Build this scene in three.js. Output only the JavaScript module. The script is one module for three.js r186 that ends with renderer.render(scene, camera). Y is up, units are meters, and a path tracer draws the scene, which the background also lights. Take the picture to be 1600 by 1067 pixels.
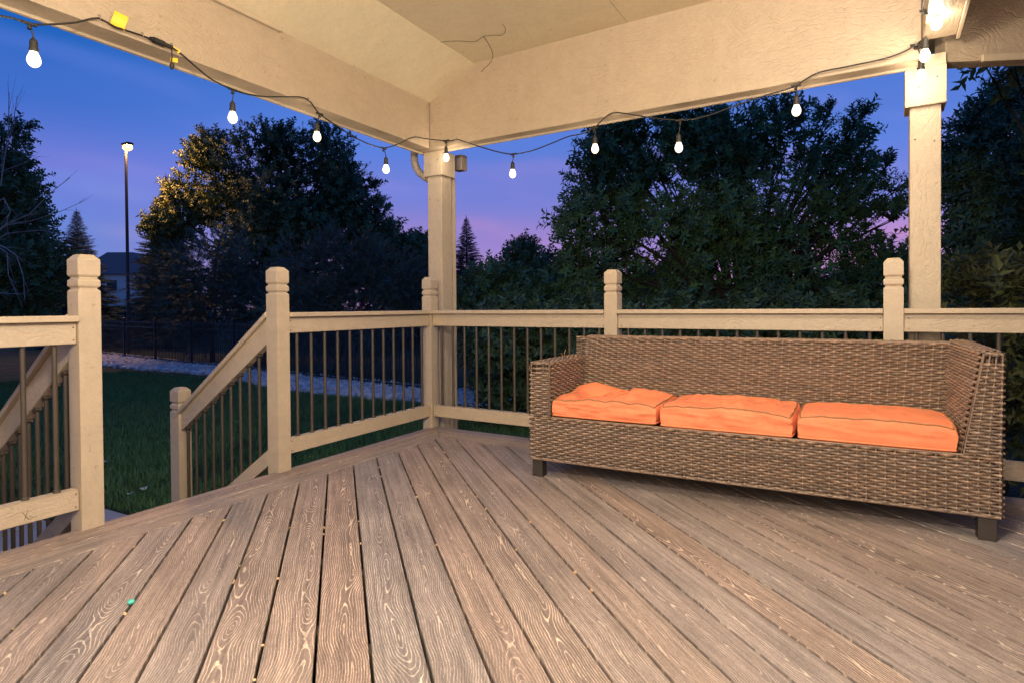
import * as THREE from 'three';
import { mergeGeometries } from 'three/addons/utils/BufferGeometryUtils.js';
import { RoundedBoxGeometry } from 'three/addons/geometries/RoundedBoxGeometry.js';
import { RectAreaLightUniformsLib } from 'three/addons/lights/RectAreaLightUniformsLib.js';

// ------------------------------------------------------------------ camera, sky, exposure
const V = (x, y, z) => new THREE.Vector3(x, y, z);
const scene = new THREE.Scene();
const renderer = new THREE.WebGLRenderer({ antialias: true });
renderer.setSize(1024, 682);
renderer.toneMapping = THREE.LinearToneMapping;
renderer.toneMappingExposure = 1.4;
renderer.shadowMap.enabled = true;
RectAreaLightUniformsLib.init();

const rad = d => d * Math.PI / 180;
const CAM = V(2.86496, 0.94102, 3.84553), YAW = rad(-29.101), PITCH = rad(-0.7688), ROLL = rad(-0.4248), FPX = 948.889, CY = 492.571;
const fw = V(Math.sin(YAW) * Math.cos(PITCH), Math.sin(PITCH), -Math.cos(YAW) * Math.cos(PITCH));
const rt0 = V(Math.cos(YAW), 0, Math.sin(YAW)), up0 = rt0.clone().cross(fw);
const rt = rt0.clone().multiplyScalar(Math.cos(ROLL)).addScaledVector(up0, Math.sin(ROLL));
const up = up0.clone().multiplyScalar(Math.cos(ROLL)).addScaledVector(rt0, -Math.sin(ROLL));
const camera = new THREE.PerspectiveCamera(2 * Math.atan(533.5 / FPX) * 180 / Math.PI, 1600 / 1067, 0.05, 600);
camera.position.copy(CAM); camera.up.copy(up); camera.lookAt(CAM.clone().add(fw));
camera.setViewOffset(1600, 1067, 0, 533.5 - CY, 1600, 1067);
camera.updateMatrixWorld();
// a point of the place from its bearing (in photo pixels) and its depth in metres
const at = (px, py, depth) => CAM.clone().addScaledVector(fw, depth).addScaledVector(rt, (px - 800) / FPX * depth).addScaledVector(up, -(py - CY) / FPX * depth);
const dirTo = (px, py) => at(px, py, 1).sub(CAM);
const onPlane = (px, py, n, d) => { const r = dirTo(px, py); return CAM.clone().addScaledVector(r, (d - CAM.dot(n)) / r.dot(n)); };

// seeded helpers
let seed = 12345;
function rng(s) { let a = s >>> 0; return () => { a |= 0; a = a + 0x6D2B79F5 | 0; let t = Math.imul(a ^ a >>> 15, 1 | a); t = t + Math.imul(t ^ t >>> 7, 61 | t) ^ t; return ((t ^ t >>> 14) >>> 0) / 4294967296; }; }
const rnd = rng(seed);
const HT = new Float32Array(65536); { const r = rng(77); for (let i = 0; i < 65536; i++) HT[i] = r(); }
const hash2 = (x, y) => HT[(Math.imul(x, 374761393) + Math.imul(y, 668265263) ^ Math.imul(x ^ y, 1274126177)) >>> 7 & 65535];
const sm = t => t * t * (3 - 2 * t);
function vn(x, y, px = 0, py = 0) {            // value noise 0..1, periodic if px, py given
  let xi = Math.floor(x), yi = Math.floor(y); const fx = sm(x - xi), fy = sm(y - yi);
  let x1 = xi + 1, y1 = yi + 1;
  if (px) { xi = ((xi % px) + px) % px; x1 = ((x1 % px) + px) % px; }
  if (py) { yi = ((yi % py) + py) % py; y1 = ((y1 % py) + py) % py; }
  const a = hash2(xi, yi), b = hash2(x1, yi), c = hash2(xi, y1), d = hash2(x1, y1);
  return a + (b - a) * fx + (c - a) * fy + (a - b - c + d) * fx * fy;
}
function vn3(x, y, z) { const k = Math.floor(z), f = sm(z - k); return vn(x + k * 17.3, y - k * 31.7) * (1 - f) + vn(x + (k + 1) * 17.3, y - (k + 1) * 31.7) * f; }
const fbm3 = (x, y, z) => vn3(x, y, z) * .55 + vn3(x * 2.1 + 9, y * 2.1, z * 2.1) * .3 + vn3(x * 4.3, y * 4.3 + 5, z * 4.3) * .15;
const clamp = (x, a = 0, b = 1) => Math.min(b, Math.max(a, x));
const mix = (a, b, t) => a + (b - a) * t;
const sstep = (a, b, x) => sm(clamp((x - a) / (b - a)));

// ------------------------------------------------------------------ sky: clear dusk, deep blue above, violet and rose low down
{
  const W = 1024, H = 512, data = new Float32Array(W * H * 4);
  // stops: sine of elevation -> linear rgb
  const stops = [[-1, .012, .014, .02], [-.05, .05, .05, .09], [0, .37, .20, .39], [.045, .365, .20, .44], [.10, .235, .175, .46], [.17, .135, .165, .50], [.26, .075, .155, .51], [.36, .038, .135, .48], [.5, .016, .11, .42], [.75, .012, .10, .39], [1, .012, .095, .38]];
  const cool = [[-1, .012, .014, .02], [-.05, .05, .06, .09], [0, .07, .15, .42], [.06, .09, .18, .48], [.12, .095, .17, .50], [.19, .115, .145, .48], [.28, .035, .11, .42], [.36, .008, .085, .35], [.5, .005, .085, .34], [.75, .006, .08, .33], [1, .008, .08, .33]];
  const pick = (st, s) => { let i = 0; while (i < st.length - 2 && st[i + 1][0] < s) i++; const t = sm(clamp((s - st[i][0]) / (st[i + 1][0] - st[i][0]))); return [1, 2, 3].map(k => mix(st[i][k], st[i + 1][k], t)); };
  for (let j = 0; j < H; j++) for (let i = 0; i < W; i++) {
    const el = ((j + .5) / H - .5) * Math.PI, s = Math.sin(el), az = ((i + .5) / W - .5) * 2 * Math.PI;   // az = atan2(z, x)
    const dx = Math.cos(az), dz = Math.sin(az);
    // bearing of the afterglow lies straight ahead; the sky to the left of it is cooler
    const g = dx * Math.sin(rad(-14)) + dz * -Math.cos(rad(-14));
    const warm = sstep(.55, .93, g);
    const n = vn3(dx * 3 + 7, s * 14, dz * 3 + 3) - .5, n2 = vn3(dx * 7 + 2, s * 30 + 4, dz * 7) - .5;
    const st1 = vn3(dx * 5 + 20, s * 38 + dx * 6, dz * 5 + 9), st2 = vn3(dx * 13, s * 90 + dx * 15, dz * 13 + 4), veil = sstep(.48, .85, st1 * .7 + st2 * .3) * sstep(.02, .1, s) * (1 - sstep(.3, .6, s));
    const ss = s + (n * .035 + n2 * .012 - veil * .045) * (s > -.02 ? 1 : 0);
    const a = pick(cool, ss), b = pick(stops, ss), o = (j * W + i) * 4;
    for (let k = 0; k < 3; k++) data[o + k] = mix(a[k], b[k], warm) * (1 + n * .14 + n2 * .05 + veil * [.16, .05, .02][k]);
    data[o + 3] = 1;
  }
  const sky = new THREE.DataTexture(data, W, H, THREE.RGBAFormat, THREE.FloatType);
  sky.mapping = THREE.EquirectangularReflectionMapping; sky.magFilter = sky.minFilter = THREE.LinearFilter; sky.wrapS = THREE.RepeatWrapping; sky.needsUpdate = true;
  scene.background = sky; scene.environment = sky;
}
// the sun is below the horizon: only a faint, very soft afterglow is left of it
{
  const sun = new THREE.DirectionalLight(new THREE.Color(.75, .62, 1), .03);
  sun.position.set(-6, 9, -28); sun.target.position.set(0, 0, 0); sun.shadow.radius = 40; sun.castShadow = true;
  sun.shadow.camera.left = -30; sun.shadow.camera.right = 30; sun.shadow.camera.top = 30; sun.shadow.camera.bottom = -30; sun.shadow.camera.far = 90;
  scene.add(sun, sun.target);
}

// ------------------------------------------------------------------ naming helpers
const counts = {};
const numbered = n => { const k = counts[n] = (counts[n] ?? -1) + 1; return k ? `${n}_${String(k).padStart(3, '0')}` : n; };
function tag(o, label, category, group) { o.userData.label = label; o.userData.category = category; if (group) o.userData.group = group; return o; }
function shade(o) { o.castShadow = o.receiveShadow = true; return o; }
function thing(name, pos, label, category, group) { const g = new THREE.Group(); g.name = numbered(name); g.position.copy(pos); scene.add(g); return tag(g, label, category, group); }
function part(name, geo, mat, parent, pos) { const m = shade(new THREE.Mesh(geo, mat)); m.name = name; if (pos) m.position.copy(pos); parent.add(m); return m; }
function struct(name, geo, mat, label, category) { const m = geo ? shade(new THREE.Mesh(geo, mat)) : new THREE.Group(); m.name = numbered(name); m.userData.kind = 'structure'; m.userData.label = label; m.userData.category = category; scene.add(m); return m; }
// uv in metres: u runs along axis g (0 x, 1 y, 2 z)
function grainUV(geo, g, off = 0) {
  const p = geo.attributes.position, n = geo.attributes.normal, uv = new Float32Array(p.count * 2);
  for (let i = 0; i < p.count; i++) {
    const P = [p.getX(i), p.getY(i), p.getZ(i)], N = [Math.abs(n.getX(i)), Math.abs(n.getY(i)), Math.abs(n.getZ(i))];
    const d = N.indexOf(Math.max(...N)); let a = g, b = [0, 1, 2].find(k => k !== g && k !== d);
    if (d === g) { const r = [0, 1, 2].filter(k => k !== g); a = r[0]; b = r[1]; }
    uv[2 * i] = P[a] + off; uv[2 * i + 1] = P[b] + off * .37;
  }
  geo.setAttribute('uv', new THREE.BufferAttribute(uv, 2)); return geo;
}
let uvoff = 0;
function box(x0, x1, y0, y1, z0, z1, g = 0, r = .003) {
  const geo = new RoundedBoxGeometry(x1 - x0, y1 - y0, z1 - z0, 1, Math.min(r, (x1 - x0) / 3, (y1 - y0) / 3, (z1 - z0) / 3));
  const q = geo; q.translate((x0 + x1) / 2, (y0 + y1) / 2, (z0 + z1) / 2); uvoff += .613; return grainUV(q, g, uvoff);
}
// prism of a polygon given in two coordinates, drawn out along the third
function prism(poly, depth, bevel = .0025) {
  const sh = new THREE.Shape(poly.map(p => new THREE.Vector2(p[0], p[1])));
  return new THREE.ExtrudeGeometry(sh, { depth: depth - 2 * bevel, bevelEnabled: bevel > 0, bevelSize: bevel, bevelThickness: bevel, bevelOffset: -bevel, bevelSegments: 1, steps: 1 }).translate(0, 0, bevel);
}
function tube(pts, r, seg = 6, n, closed = false) { return new THREE.TubeGeometry(new THREE.CatmullRomCurve3(pts, closed, 'centripetal'), n ?? Math.max(2, pts.length * 3), r, seg, closed); }
function limb(a, b, r0, r1, seg = 6) {
  const d = b.clone().sub(a), L = d.length(), g = new THREE.CylinderGeometry(r1, r0, L, seg, 1, true);
  g.translate(0, L / 2, 0).applyQuaternion(new THREE.Quaternion().setFromUnitVectors(V(0, 1, 0), d.normalize())).translate(a.x, a.y, a.z); return g;
}
// back side of the deck: s along its railing, n into the deck (the corner is a little over a right angle)
const KB = .04317, LB = Math.hypot(1, KB), TB = -Math.atan(KB);
const bk = (s, y, n) => V((s - n * KB) / LB, y, (s * KB + n) / LB);
function backGroup(g) { g.rotation.y = TB; return g; }

// ------------------------------------------------------------------ textures
function tex(w, h, fn, srgb, rx = 1, ry = 1) {
  const d = new Uint8Array(w * h * 4);
  for (let j = 0; j < h; j++) for (let i = 0; i < w; i++) { const c = fn(i, j), o = (j * w + i) * 4; d[o] = c[0]; d[o + 1] = c[1]; d[o + 2] = c[2]; d[o + 3] = 255; }
  const t = new THREE.DataTexture(d, w, h, THREE.RGBAFormat); t.wrapS = t.wrapT = THREE.RepeatWrapping; t.magFilter = THREE.LinearFilter; t.minFilter = THREE.LinearMipmapLinearFilter; t.generateMipmaps = true;
  if (srgb) t.colorSpace = THREE.SRGBColorSpace; t.repeat.set(rx, ry); t.needsUpdate = true; return t;
}
// composite decking: strips of embossed cathedral grain, 14 to a sheet, 146 px = 140 mm each
const SHEET = 2048, STRIPS = 14, SH = 146, SHEETLEN = 1.97;
function plankSheet(si) {
  const d = new Uint8Array(SHEET * SHEET * 4), r = rng(900 + si);
  for (let s = 0; s < STRIPS; s++) {
    const ph = [...Array(8)].map(() => r() * 6.283), A = .007 + r() * .011, vc0 = .5 + (r() - .5) * .5, tone = r(), gray = r(), contrast = .55 + r() * .38;
    const base = [mix(128, 124, gray) + tone * 12, mix(109, 112, gray) + tone * 11, mix(100, 108, gray) + tone * 10], line = [mix(220, 212, gray), mix(195, 196, gray), mix(171, 180, gray)];
    for (let i = 0; i < SHEET; i++) {
      const u = i / SHEET, w = u * 6.2832;
      const dd = A * (Math.sin(w + ph[0]) + .9 * Math.sin(2 * w + ph[1]) + .7 * Math.sin(3 * w + ph[2]) + .3 * Math.sin(5 * w + ph[3]));
      const vc = vc0 + .10 * Math.sin(w + ph[4]) + .07 * Math.sin(3 * w + ph[5]) + .03 * Math.sin(7 * w + ph[6]);
      for (let j = 0; j < SH; j++) {
        const v = j / SH, y = s * SH + j, o = (y * SHEET + i) * 4;
        const wob = (vn(u * 30, v * 6 + s * 50, 30) - .5) * .0042 + (vn(u * 130, v * 18 + s * 70, 130) - .5) * .0016;
        const lat = (v - vc) * .14, rr = Math.sqrt(lat * lat + dd * dd) + wob;
        const p = rr / .0070 + s * 3.1, f = Math.abs(p - Math.floor(p) - .5) * 2;         // 1 on a ring
        const fade = .62 + .6 * vn(u * 26 + 4, v * 7 + s * 31, 26), wid = .20 + .16 * vn(u * 60, v * 12 + s * 11, 60);
        const l = sstep(1 - wid, 1 - wid * .35, f) * fade * contrast;
        const fine = (vn(u * 420, v * 60 + s * 90, 420) - .5) * .16 + (vn(u * 90, v * 70 + s * 13, 90) - .5) * .16, blot = (vn(u * 9, v * 2.5 + s * 7, 9) - .5) * .16 + (vn(u * 5, v * 17 + s * 27, 5) - .5) * .22 + (vn(u * 14, v * 40 + s * 57, 14) - .5) * .14;
        for (let k = 0; k < 3; k++) d[o + k] = clamp(mix(base[k], line[k], clamp(l)) * (1 + fine + blot), 0, 255);
        d[o + 3] = 255;
      }
    }
  }
  const t = new THREE.DataTexture(d, SHEET, SHEET, THREE.RGBAFormat); t.wrapS = t.wrapT = THREE.RepeatWrapping; t.magFilter = THREE.LinearFilter; t.minFilter = THREE.LinearMipmapLinearFilter; t.generateMipmaps = true; t.colorSpace = THREE.SRGBColorSpace; t.needsUpdate = true; return t;
}
const sheets = [plankSheet(0), plankSheet(1)];
// tints: boards weather to slightly different browns
const plankTints = [[1, 1, 1], [1.03, .99, .965], [.97, .985, 1.0], [1.02, 1.0, .98], [.94, .935, .945], [1.06, 1.02, .99]];
const plankMats = sheets.flatMap(t => plankTints.map(c => new THREE.MeshPhysicalMaterial({ map: t, bumpMap: t, bumpScale: .0010, roughness: .56, color: new THREE.Color(...[.90, .93, .95].map((w, i) => w * c[i])) })));
// painted siding board: pressed cedar grain, running along u; one repeat = 1.2 m x .6 m
const cedar = tex(1024, 512, (i, j) => {
  const u = i / 1024, v = j / 512, w = u * 6.2832;
  const dd = .05 * Math.sin(w + 1) + .045 * Math.sin(2 * w + 4) + .03 * Math.sin(3 * w), band = Math.floor(v * 3), vv = v * 3 - band;
  const lat = vv - .5 - .12 * Math.sin(w + band * 2) - .06 * Math.sin(2 * w + band);
  const rr = Math.sqrt(lat * lat * .05 + Math.pow(dd + .02 * Math.sin(3 * w + band * 3), 2)) + (vn(u * 24, v * 20, 24, 20) - .5) * .035 + (vn(u * 90, v * 40, 90, 40) - .5) * .012;
  const p = rr * 34, f = Math.abs(p - Math.floor(p) - .5) * 2, a = sstep(.55, .95, f) * (.25 + .9 * vn(u * 12 + 3, v * 10, 12, 10));
  const g = 150 - a * 95 + (vn(u * 300, v * 110, 300, 110) - .5) * 46 + (vn(u * 60, v * 160, 60, 160) - .5) * 30;
  return [g, g, g];
}, false, 1 / 1.2, 1 / .6);
const mottle = tex(512, 512, (i, j) => {
  const u = i / 512, v = j / 512, m = 1 + (vn(u * 8, v * 8, 8, 8) - .5) * .03 + (vn(u * 30, v * 30, 30, 30) - .5) * .03 + (vn(u * 120, v * 120, 120, 120) - .5) * .035;
  const dirt = sstep(.82, .95, vn(u * 70, v * 70, 70, 70)) * sstep(.55, .8, vn(u * 9 + 3, v * 9, 9, 9)) * .10;
  return [235 * m * (1 - dirt), 235 * m * (1 - dirt * 1.1), 235 * m * (1 - dirt * 1.2)].map(x => clamp(x, 0, 255));
}, true, 1 / .7, 1 / .7);
const grit = tex(512, 512, (i, j) => { const u = i / 512, v = j / 512, g = 128 + (vn(u * 200, v * 200, 200, 200) - .5) * 120 + (vn(u * 50, v * 50, 50, 50) - .5) * 60; return [g, g, g]; }, false, 1 / .35, 1 / .35);

const srgb = (r, g, b) => new THREE.Color().setRGB(r / 255, g / 255, b / 255, THREE.SRGBColorSpace);
const lin = (r, g, b) => new THREE.Color().setRGB(r, g, b);
const M = {
  beam: new THREE.MeshStandardMaterial({ color: lin(.49, .375, .262), map: mottle, bumpMap: cedar, bumpScale: .0042, roughness: .5 }),
  ceil: new THREE.MeshStandardMaterial({ color: lin(.72, .605, .41), map: mottle, bumpMap: cedar, bumpScale: .0022, roughness: .55 }),
  paint: new THREE.MeshStandardMaterial({ color: lin(.545, .43, .305), map: mottle, bumpMap: grit, bumpScale: .0005, roughness: .5 }),
  rail: new THREE.MeshStandardMaterial({ color: lin(.545, .43, .305), map: mottle, bumpMap: cedar, bumpScale: .003, roughness: .52 }),
  bronze: new THREE.MeshStandardMaterial({ color: lin(.085, .065, .048), map: mottle, bumpMap: grit, bumpScale: .0006, roughness: .5, metalness: .25 }),
  dark: new THREE.MeshStandardMaterial({ color: lin(.03, .024, .02), roughness: .8 }),
  joist: new THREE.MeshStandardMaterial({ color: lin(.075, .055, .038), roughness: .9 }),
  cable: new THREE.MeshStandardMaterial({ color: lin(.012, .011, .010), roughness: .5 }),
  socket: new THREE.MeshStandardMaterial({ color: lin(.02, .017, .014), roughness: .55 }),
  yellow: new THREE.MeshStandardMaterial({ color: lin(.75, .52, .02), roughness: .45 }),
  steel: new THREE.MeshStandardMaterial({ color: lin(.35, .33, .3), roughness: .4, metalness: .8 }),
  fence: new THREE.MeshStandardMaterial({ color: lin(.012, .012, .013), roughness: .5 }),
  bark: new THREE.MeshStandardMaterial({ color: lin(.05, .04, .032), roughness: .95, bumpMap: grit, bumpScale: .01 }),
  barkPale: new THREE.MeshStandardMaterial({ color: lin(.26, .24, .23), roughness: .9 }),
  concrete: new THREE.MeshStandardMaterial({ color: lin(.36, .34, .33), roughness: .9, bumpMap: grit, bumpScale: .002 }),
};

// ------------------------------------------------------------------ ground, path, gravel bed
const GY = -.70;
{
  const soil = tex(512, 512, (i, j) => { const u = i / 512, v = j / 512, m = .65 + .5 * vn(u * 10, v * 10, 10, 10) + .35 * (vn(u * 60, v * 60, 60, 60) - .5), y = vn(u * 5 + 2, v * 5, 5, 5); return [mix(44, 60, y) * m, mix(60, 58, y) * m, 26 * m]; }, true, 1 / 3, 1 / 3);
  const g = new THREE.PlaneGeometry(700, 700, 60, 60).rotateX(-Math.PI / 2), p = g.attributes.position;
  for (let i = 0; i < p.count; i++) { p.setY(i, GY); }
  const uv = g.attributes.uv; for (let i = 0; i < p.count; i++) uv.setXY(i, p.getX(i), p.getZ(i));
  struct('ground', g, new THREE.MeshStandardMaterial({ map: soil, roughness: 1, bumpMap: grit, bumpScale: .01 }), 'dark lawn running from the deck to the trees', 'lawn');
}
const fenceZ = x => -8.0 + (x + 20.6) * .148;
{
  // concrete walk at the foot of the stairs, cut into slabs
  const walk = struct('path', null, null, 'pale concrete walk at the foot of the stairs', 'path');
  let k = 0;
  for (let i = 0; i < 4; i++) part('paving_slab', box(-2.42 - .02, -1.25, GY, GY + .04, 1.18 + i * .98, 1.18 + i * .98 + .965, 0, .008), M.concrete, walk);
  for (let i = 0; i < 3; i++) part('paving_slab', box(-3.5 - i * 1.05, -2.47 - i * 1.05, GY, GY + .04, 1.55, 2.5, 0, .008), M.concrete, walk);
}
{
  // gravel bed along the fence
  const stone = new THREE.IcosahedronGeometry(1, 1), sp = stone.attributes.position;
  for (let i = 0; i < sp.count; i++) { const x = sp.getX(i), y = sp.getY(i), z = sp.getZ(i), k = .8 + .45 * vn3(x * 1.4 + 5, y * 1.4, z * 1.4 + 8); sp.setXYZ(i, x * k, y * k * .7, z * k); }
  stone.computeVertexNormals();
  const N = 15000, im = new THREE.InstancedMesh(stone, new THREE.MeshStandardMaterial({ color: 0xffffff, roughness: .9 }), N);
  const o = new THREE.Object3D(), c = new THREE.Color(), r = rng(31);
  for (let i = 0; i < N; i++) {
    const t = Math.pow(r(), 1.25), x = 1.5 - t * 24, z0 = x > -4.4 ? -5.6 + (x + 4.4) * .05 : fenceZ(x);
    const w = 1.35 + .25 * Math.sin(x * .7), z = z0 - .35 + r() * (w + .25);
    const s = (.022 + r() * .032) * (1 + .35 * t);
    o.position.set(x, GY + s * .35 + r() * .03, z); o.scale.set(s * (1 + r() * .5), s, s * (1 + r() * .5)); o.rotation.set(r() * 3, r() * 6, r() * 3); o.updateMatrix(); im.setMatrixAt(i, o.matrix);
    const b = .30 + r() * .30; im.setColorAt(i, c.setRGB(b * (1 + .05 * r()), b, b * (.95 + .08 * r())));
  }
  im.name = 'gravel_bed'; im.userData.kind = 'stuff'; im.userData.label = 'pale river stones in a bed along the fence'; im.userData.category = 'gravel'; shade(im); scene.add(im);
}
{
  // grass blades in tufts
  const pos = [], idx = []; const r = rng(5);
  for (let k = 0; k < 5; k++) { const a = r() * 6.28, x = (r() - .5) * .03, z = (r() - .5) * .03, h = .035 + r() * .035, w = .0035, lx = Math.cos(a) * h * .5, lz = Math.sin(a) * h * .5, b = pos.length / 3; pos.push(x - w * Math.sin(a), 0, z + w * Math.cos(a), x + w * Math.sin(a), 0, z - w * Math.cos(a), x + lx, h, z + lz); idx.push(b, b + 1, b + 2); }
  const g = new THREE.BufferGeometry(); g.setAttribute('position', new THREE.Float32BufferAttribute(pos, 3)); g.setIndex(idx); g.computeVertexNormals();
  const N = 70000, im = new THREE.InstancedMesh(g, new THREE.MeshStandardMaterial({ color: 0xffffff, roughness: .8, side: THREE.DoubleSide }), N), o = new THREE.Object3D(), c = new THREE.Color();
  for (let i = 0; i < N; i++) {
    let x, z, ok = false;
    while (!ok) { const t = Math.pow(r(), 1.6); x = 3 - t * 17; z = -5.2 + r() * 8.2; ok = !(x > -.06 && z > -.1) && !(x > -2.5 && x < -1.2 && z > 1.1) && !(x < -2.4 && x > -5.7 && z > 1.5 && z < 2.55) && z > (x > -4.4 ? -5.6 : fenceZ(x)) + 1.2 && !(x > -1.25 && z > 1.3 && z < 2.6); }
    const s = .8 + r() * .9; o.position.set(x, GY, z); o.rotation.set((r() - .5) * .4, r() * 6.28, (r() - .5) * .4); o.scale.set(s * 1.2, s, s * 1.2); o.updateMatrix(); im.setMatrixAt(i, o.matrix);
    const y = vn(x * .8 + 40, z * .8 + 9), b = .75 + r() * .5; im.setColorAt(i, c.setRGB(mix(.05, .085, y) * b, mix(.155, .16, y) * b, .05 * b));
  }
  im.name = 'grass'; im.userData.kind = 'stuff'; im.userData.label = 'short green grass of the lawn'; im.userData.category = 'grass'; shade(im); scene.add(im);
}

// ------------------------------------------------------------------ deck floor: planks laid at 45 degrees inside a two-board border
const deck = struct('deck_floor', null, null, 'brown grained composite decking laid on the diagonal', 'deck');
{
  const R2 = Math.SQRT2, TH = .030, r = rng(404);
  function plank(poly, dirx, dirz, name, mi, strip, uo, parent = deck) {
    // poly: [x, z] corners; top face at y = 0
    const g = prism(poly.map(p => [p[0], -p[1]]), TH, .0019); g.rotateX(-Math.PI / 2).translate(0, -TH, 0);
    const P = g.attributes.position, uv = new Float32Array(P.count * 2), px = -dirz, pz = dirx;
    let lo = 1e9; for (const p of poly) lo = Math.min(lo, p[0] * px + p[1] * pz);
    for (let i = 0; i < P.count; i++) { const x = P.getX(i), z = P.getZ(i), a = x * dirx + z * dirz, b = clamp((x * px + z * pz - lo) / .142, .02, .98); uv[2 * i] = a / SHEETLEN + uo; uv[2 * i + 1] = (strip + b) * SH / SHEET; }
    g.setAttribute('uv', new THREE.BufferAttribute(uv, 2));
    return part(name, g, plankMats[mi], parent);
  }
  const q0 = -.7657, PW = .1445, GAP = .0088, X0 = .2575, N0 = .248, XE = 6.4, ZE = 5.5, k1 = 1 - KB, k2 = 1 + KB;
  const tA = q => X0 * R2 - q, tB = q => (N0 * LB * R2 + q * k2) / k1, tE = q => Math.min(ZE * R2 + q, XE * R2 - q);
  const qc = (X0 * R2 - N0 * LB * R2 / k1) / (1 + k2 / k1);
  for (let k = -21; k < 32; k++) {
    const a = q0 + k * PW + GAP / 2, b = a + PW - GAP;
    const ts = q => Math.max(tA(q), tB(q)); if (tE(a) - ts(a) < .1 || tE(b) - ts(b) < .1) continue;
    const qs = [a, b], pts = []; const W = (t, q) => [(t + q) / R2, (t - q) / R2];
    pts.push(W(ts(a) + .003, a)); if (qc > a && qc < b) pts.push(W(ts(qc) + .003, qc)); pts.push(W(ts(b) + .003, b), W(tE(b), b), W(tE(a), a));
    const ti = Math.floor(r() * plankTints.length);
    plank(pts, 1 / R2, 1 / R2, 'plank', Math.floor(r() * 2) * plankTints.length + ti, Math.floor(r() * STRIPS), r());
  }
  // border boards, mitred at the corner
  const mit = (x, n) => { const P = bk(0, 0, n); const z = (n * LB) + KB * x; return [x, z]; };
  const L = [[-.035, .1165, -.06, .0795], [.121, .2535, .084, .2440]];
  const nz = (n, x) => n * LB + KB * x;
  L.forEach(([xa, xb, na, nb], i) => {
    plank([[xa, nz(na, xa)], [xb, nz(nb, xb)], [xb, ZE], [xa, ZE]], 0, 1, 'border_board', 3 + i * 6, 2 + i * 5, .3 + i * .41);
    plank([[xa + .003, nz(na, xa + .003)], [XE, nz(na, XE)], [XE, nz(nb, XE)], [xb + .003, nz(nb, xb + .003)]], 1 / LB, KB / LB, 'border_board', 9 - i * 6, 7 + i * 3, .7 + i * .23);
  });
  // framing under the boards
  const fr = [];
  part('rim_board', box(-.022, .016, -.29, -.033, -.04, ZE, 2), M.rail, deck);
  const rb = part('rim_board', box(-.02, 6.4, -.29, -.033, -.045, -.007, 0), M.rail, deck); rb.rotation.y = TB;
  for (let k = 0; k < 15; k++) part('joist', box(.02, 6.4, -.26, -.0325, .30 + k * .37, .34 + k * .37, 0), M.joist, deck);
  part('light_block_board', box(.0, 6.4, -.34, -.30, .12, ZE, 0), M.joist, deck);  // added dark board below the joists, keeps outside light out of the plank gaps
}
// debris caught in the gaps
{
  const g = new THREE.IcosahedronGeometry(1, 0), N = 95, im = new THREE.InstancedMesh(g, new THREE.MeshStandardMaterial({ color: 0xffffff, roughness: .85 }), N), o = new THREE.Object3D(), c = new THREE.Color(), r = rng(8);
  for (let i = 0; i < N; i++) { const k = Math.floor(r() * 16) - 9, q = -.7657 + k * .1445, t = Math.max(.30 * Math.SQRT2 - q, .32 * Math.SQRT2 + q * 1.1) + r() * 3.6, s = .0022 + r() * .0035; o.position.set((t + q) / Math.SQRT2, -.001 + r() * .002, (t - q) / Math.SQRT2); o.scale.set(s * 1.4, s, s * (1 + r())); o.rotation.set(r() * 3, r() * 3, r() * 3); o.updateMatrix(); im.setMatrixAt(i, o.matrix); const b = .6 + r() * .7; im.setColorAt(i, c.setRGB(.55 * b, .36 * b, .19 * b)); }
  im.name = 'seed_debris'; im.userData.kind = 'stuff'; im.userData.label = 'tan seed husks caught in the gaps between the planks'; im.userData.category = 'debris'; shade(im); scene.add(im);
  const b = new THREE.Mesh(new THREE.SphereGeometry(.011, 20, 14).scale(1, .75, 1), new THREE.MeshStandardMaterial({ color: lin(.08, .5, .42), roughness: .25 })); b.name = 'glass_bead'; b.position.copy(onPlane(204, 940, V(0, 1, 0), .008)); shade(b); scene.add(b); tag(b, 'small turquoise bead lying in a gap of the decking', 'bead');
}

// ------------------------------------------------------------------ newel posts
function squareLoft(sections) {     // [y, half]
  const pos = [], P = (y, h) => [[-h, y, h], [h, y, h], [h, y, -h], [-h, y, -h]];
  const quad = (a, b, c, d) => pos.push(...a, ...b, ...c, ...a, ...c, ...d);
  for (let i = 0; i + 1 < sections.length; i++) { const A = P(...sections[i]), B = P(...sections[i + 1]); for (let k = 0; k < 4; k++) { const m = (k + 1) % 4; quad(A[k], A[m], B[m], B[k]); } }
  const T = P(...sections[sections.length - 1]); quad(T[0], T[1], T[2], T[3]);
  const g = new THREE.BufferGeometry(); g.setAttribute('position', new THREE.Float32BufferAttribute(pos, 3)); g.computeVertexNormals(); uvoff += .41; return grainUV(g, 1, uvoff);
}
const NH = .0445;
function newel(pos, turn, bottom, label) {
  const t = thing('newel_post', pos, label, 'newel post', 'turned square newel posts of the deck railing'); t.rotation.y = turn;
  part('shaft', squareLoft([[bottom, NH], [1.0215, NH], [1.0265, NH - .002], [1.032, NH - .0085]]), M.paint, t);
  part('finial', squareLoft([[1.032, NH - .0085], [1.036, NH - .0085], [1.0425, NH - .002], [1.047, NH], [1.066, NH], [1.071, NH - .002], [1.077, NH - .0085], [1.083, NH - .0085], [1.089, NH - .0025], [1.094, NH], [1.157, NH], [1.161, NH - .0015], [1.181, .026]]), M.paint, t);
  return t;
}
const Z1 = NH;
newel(V(-Z1, 0, 2.4886 - Z1), 0, -.28, 'beige newel post at the near left of the stair opening');
newel(V(-Z1, 0, 1.467 - Z1), .0, -.28, 'beige newel post at the far right side of the stair opening');
newel(V(-Z1, 0, -Z1), 0, -.28, 'beige newel post at the deck corner in front of the tall roof post');
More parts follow.
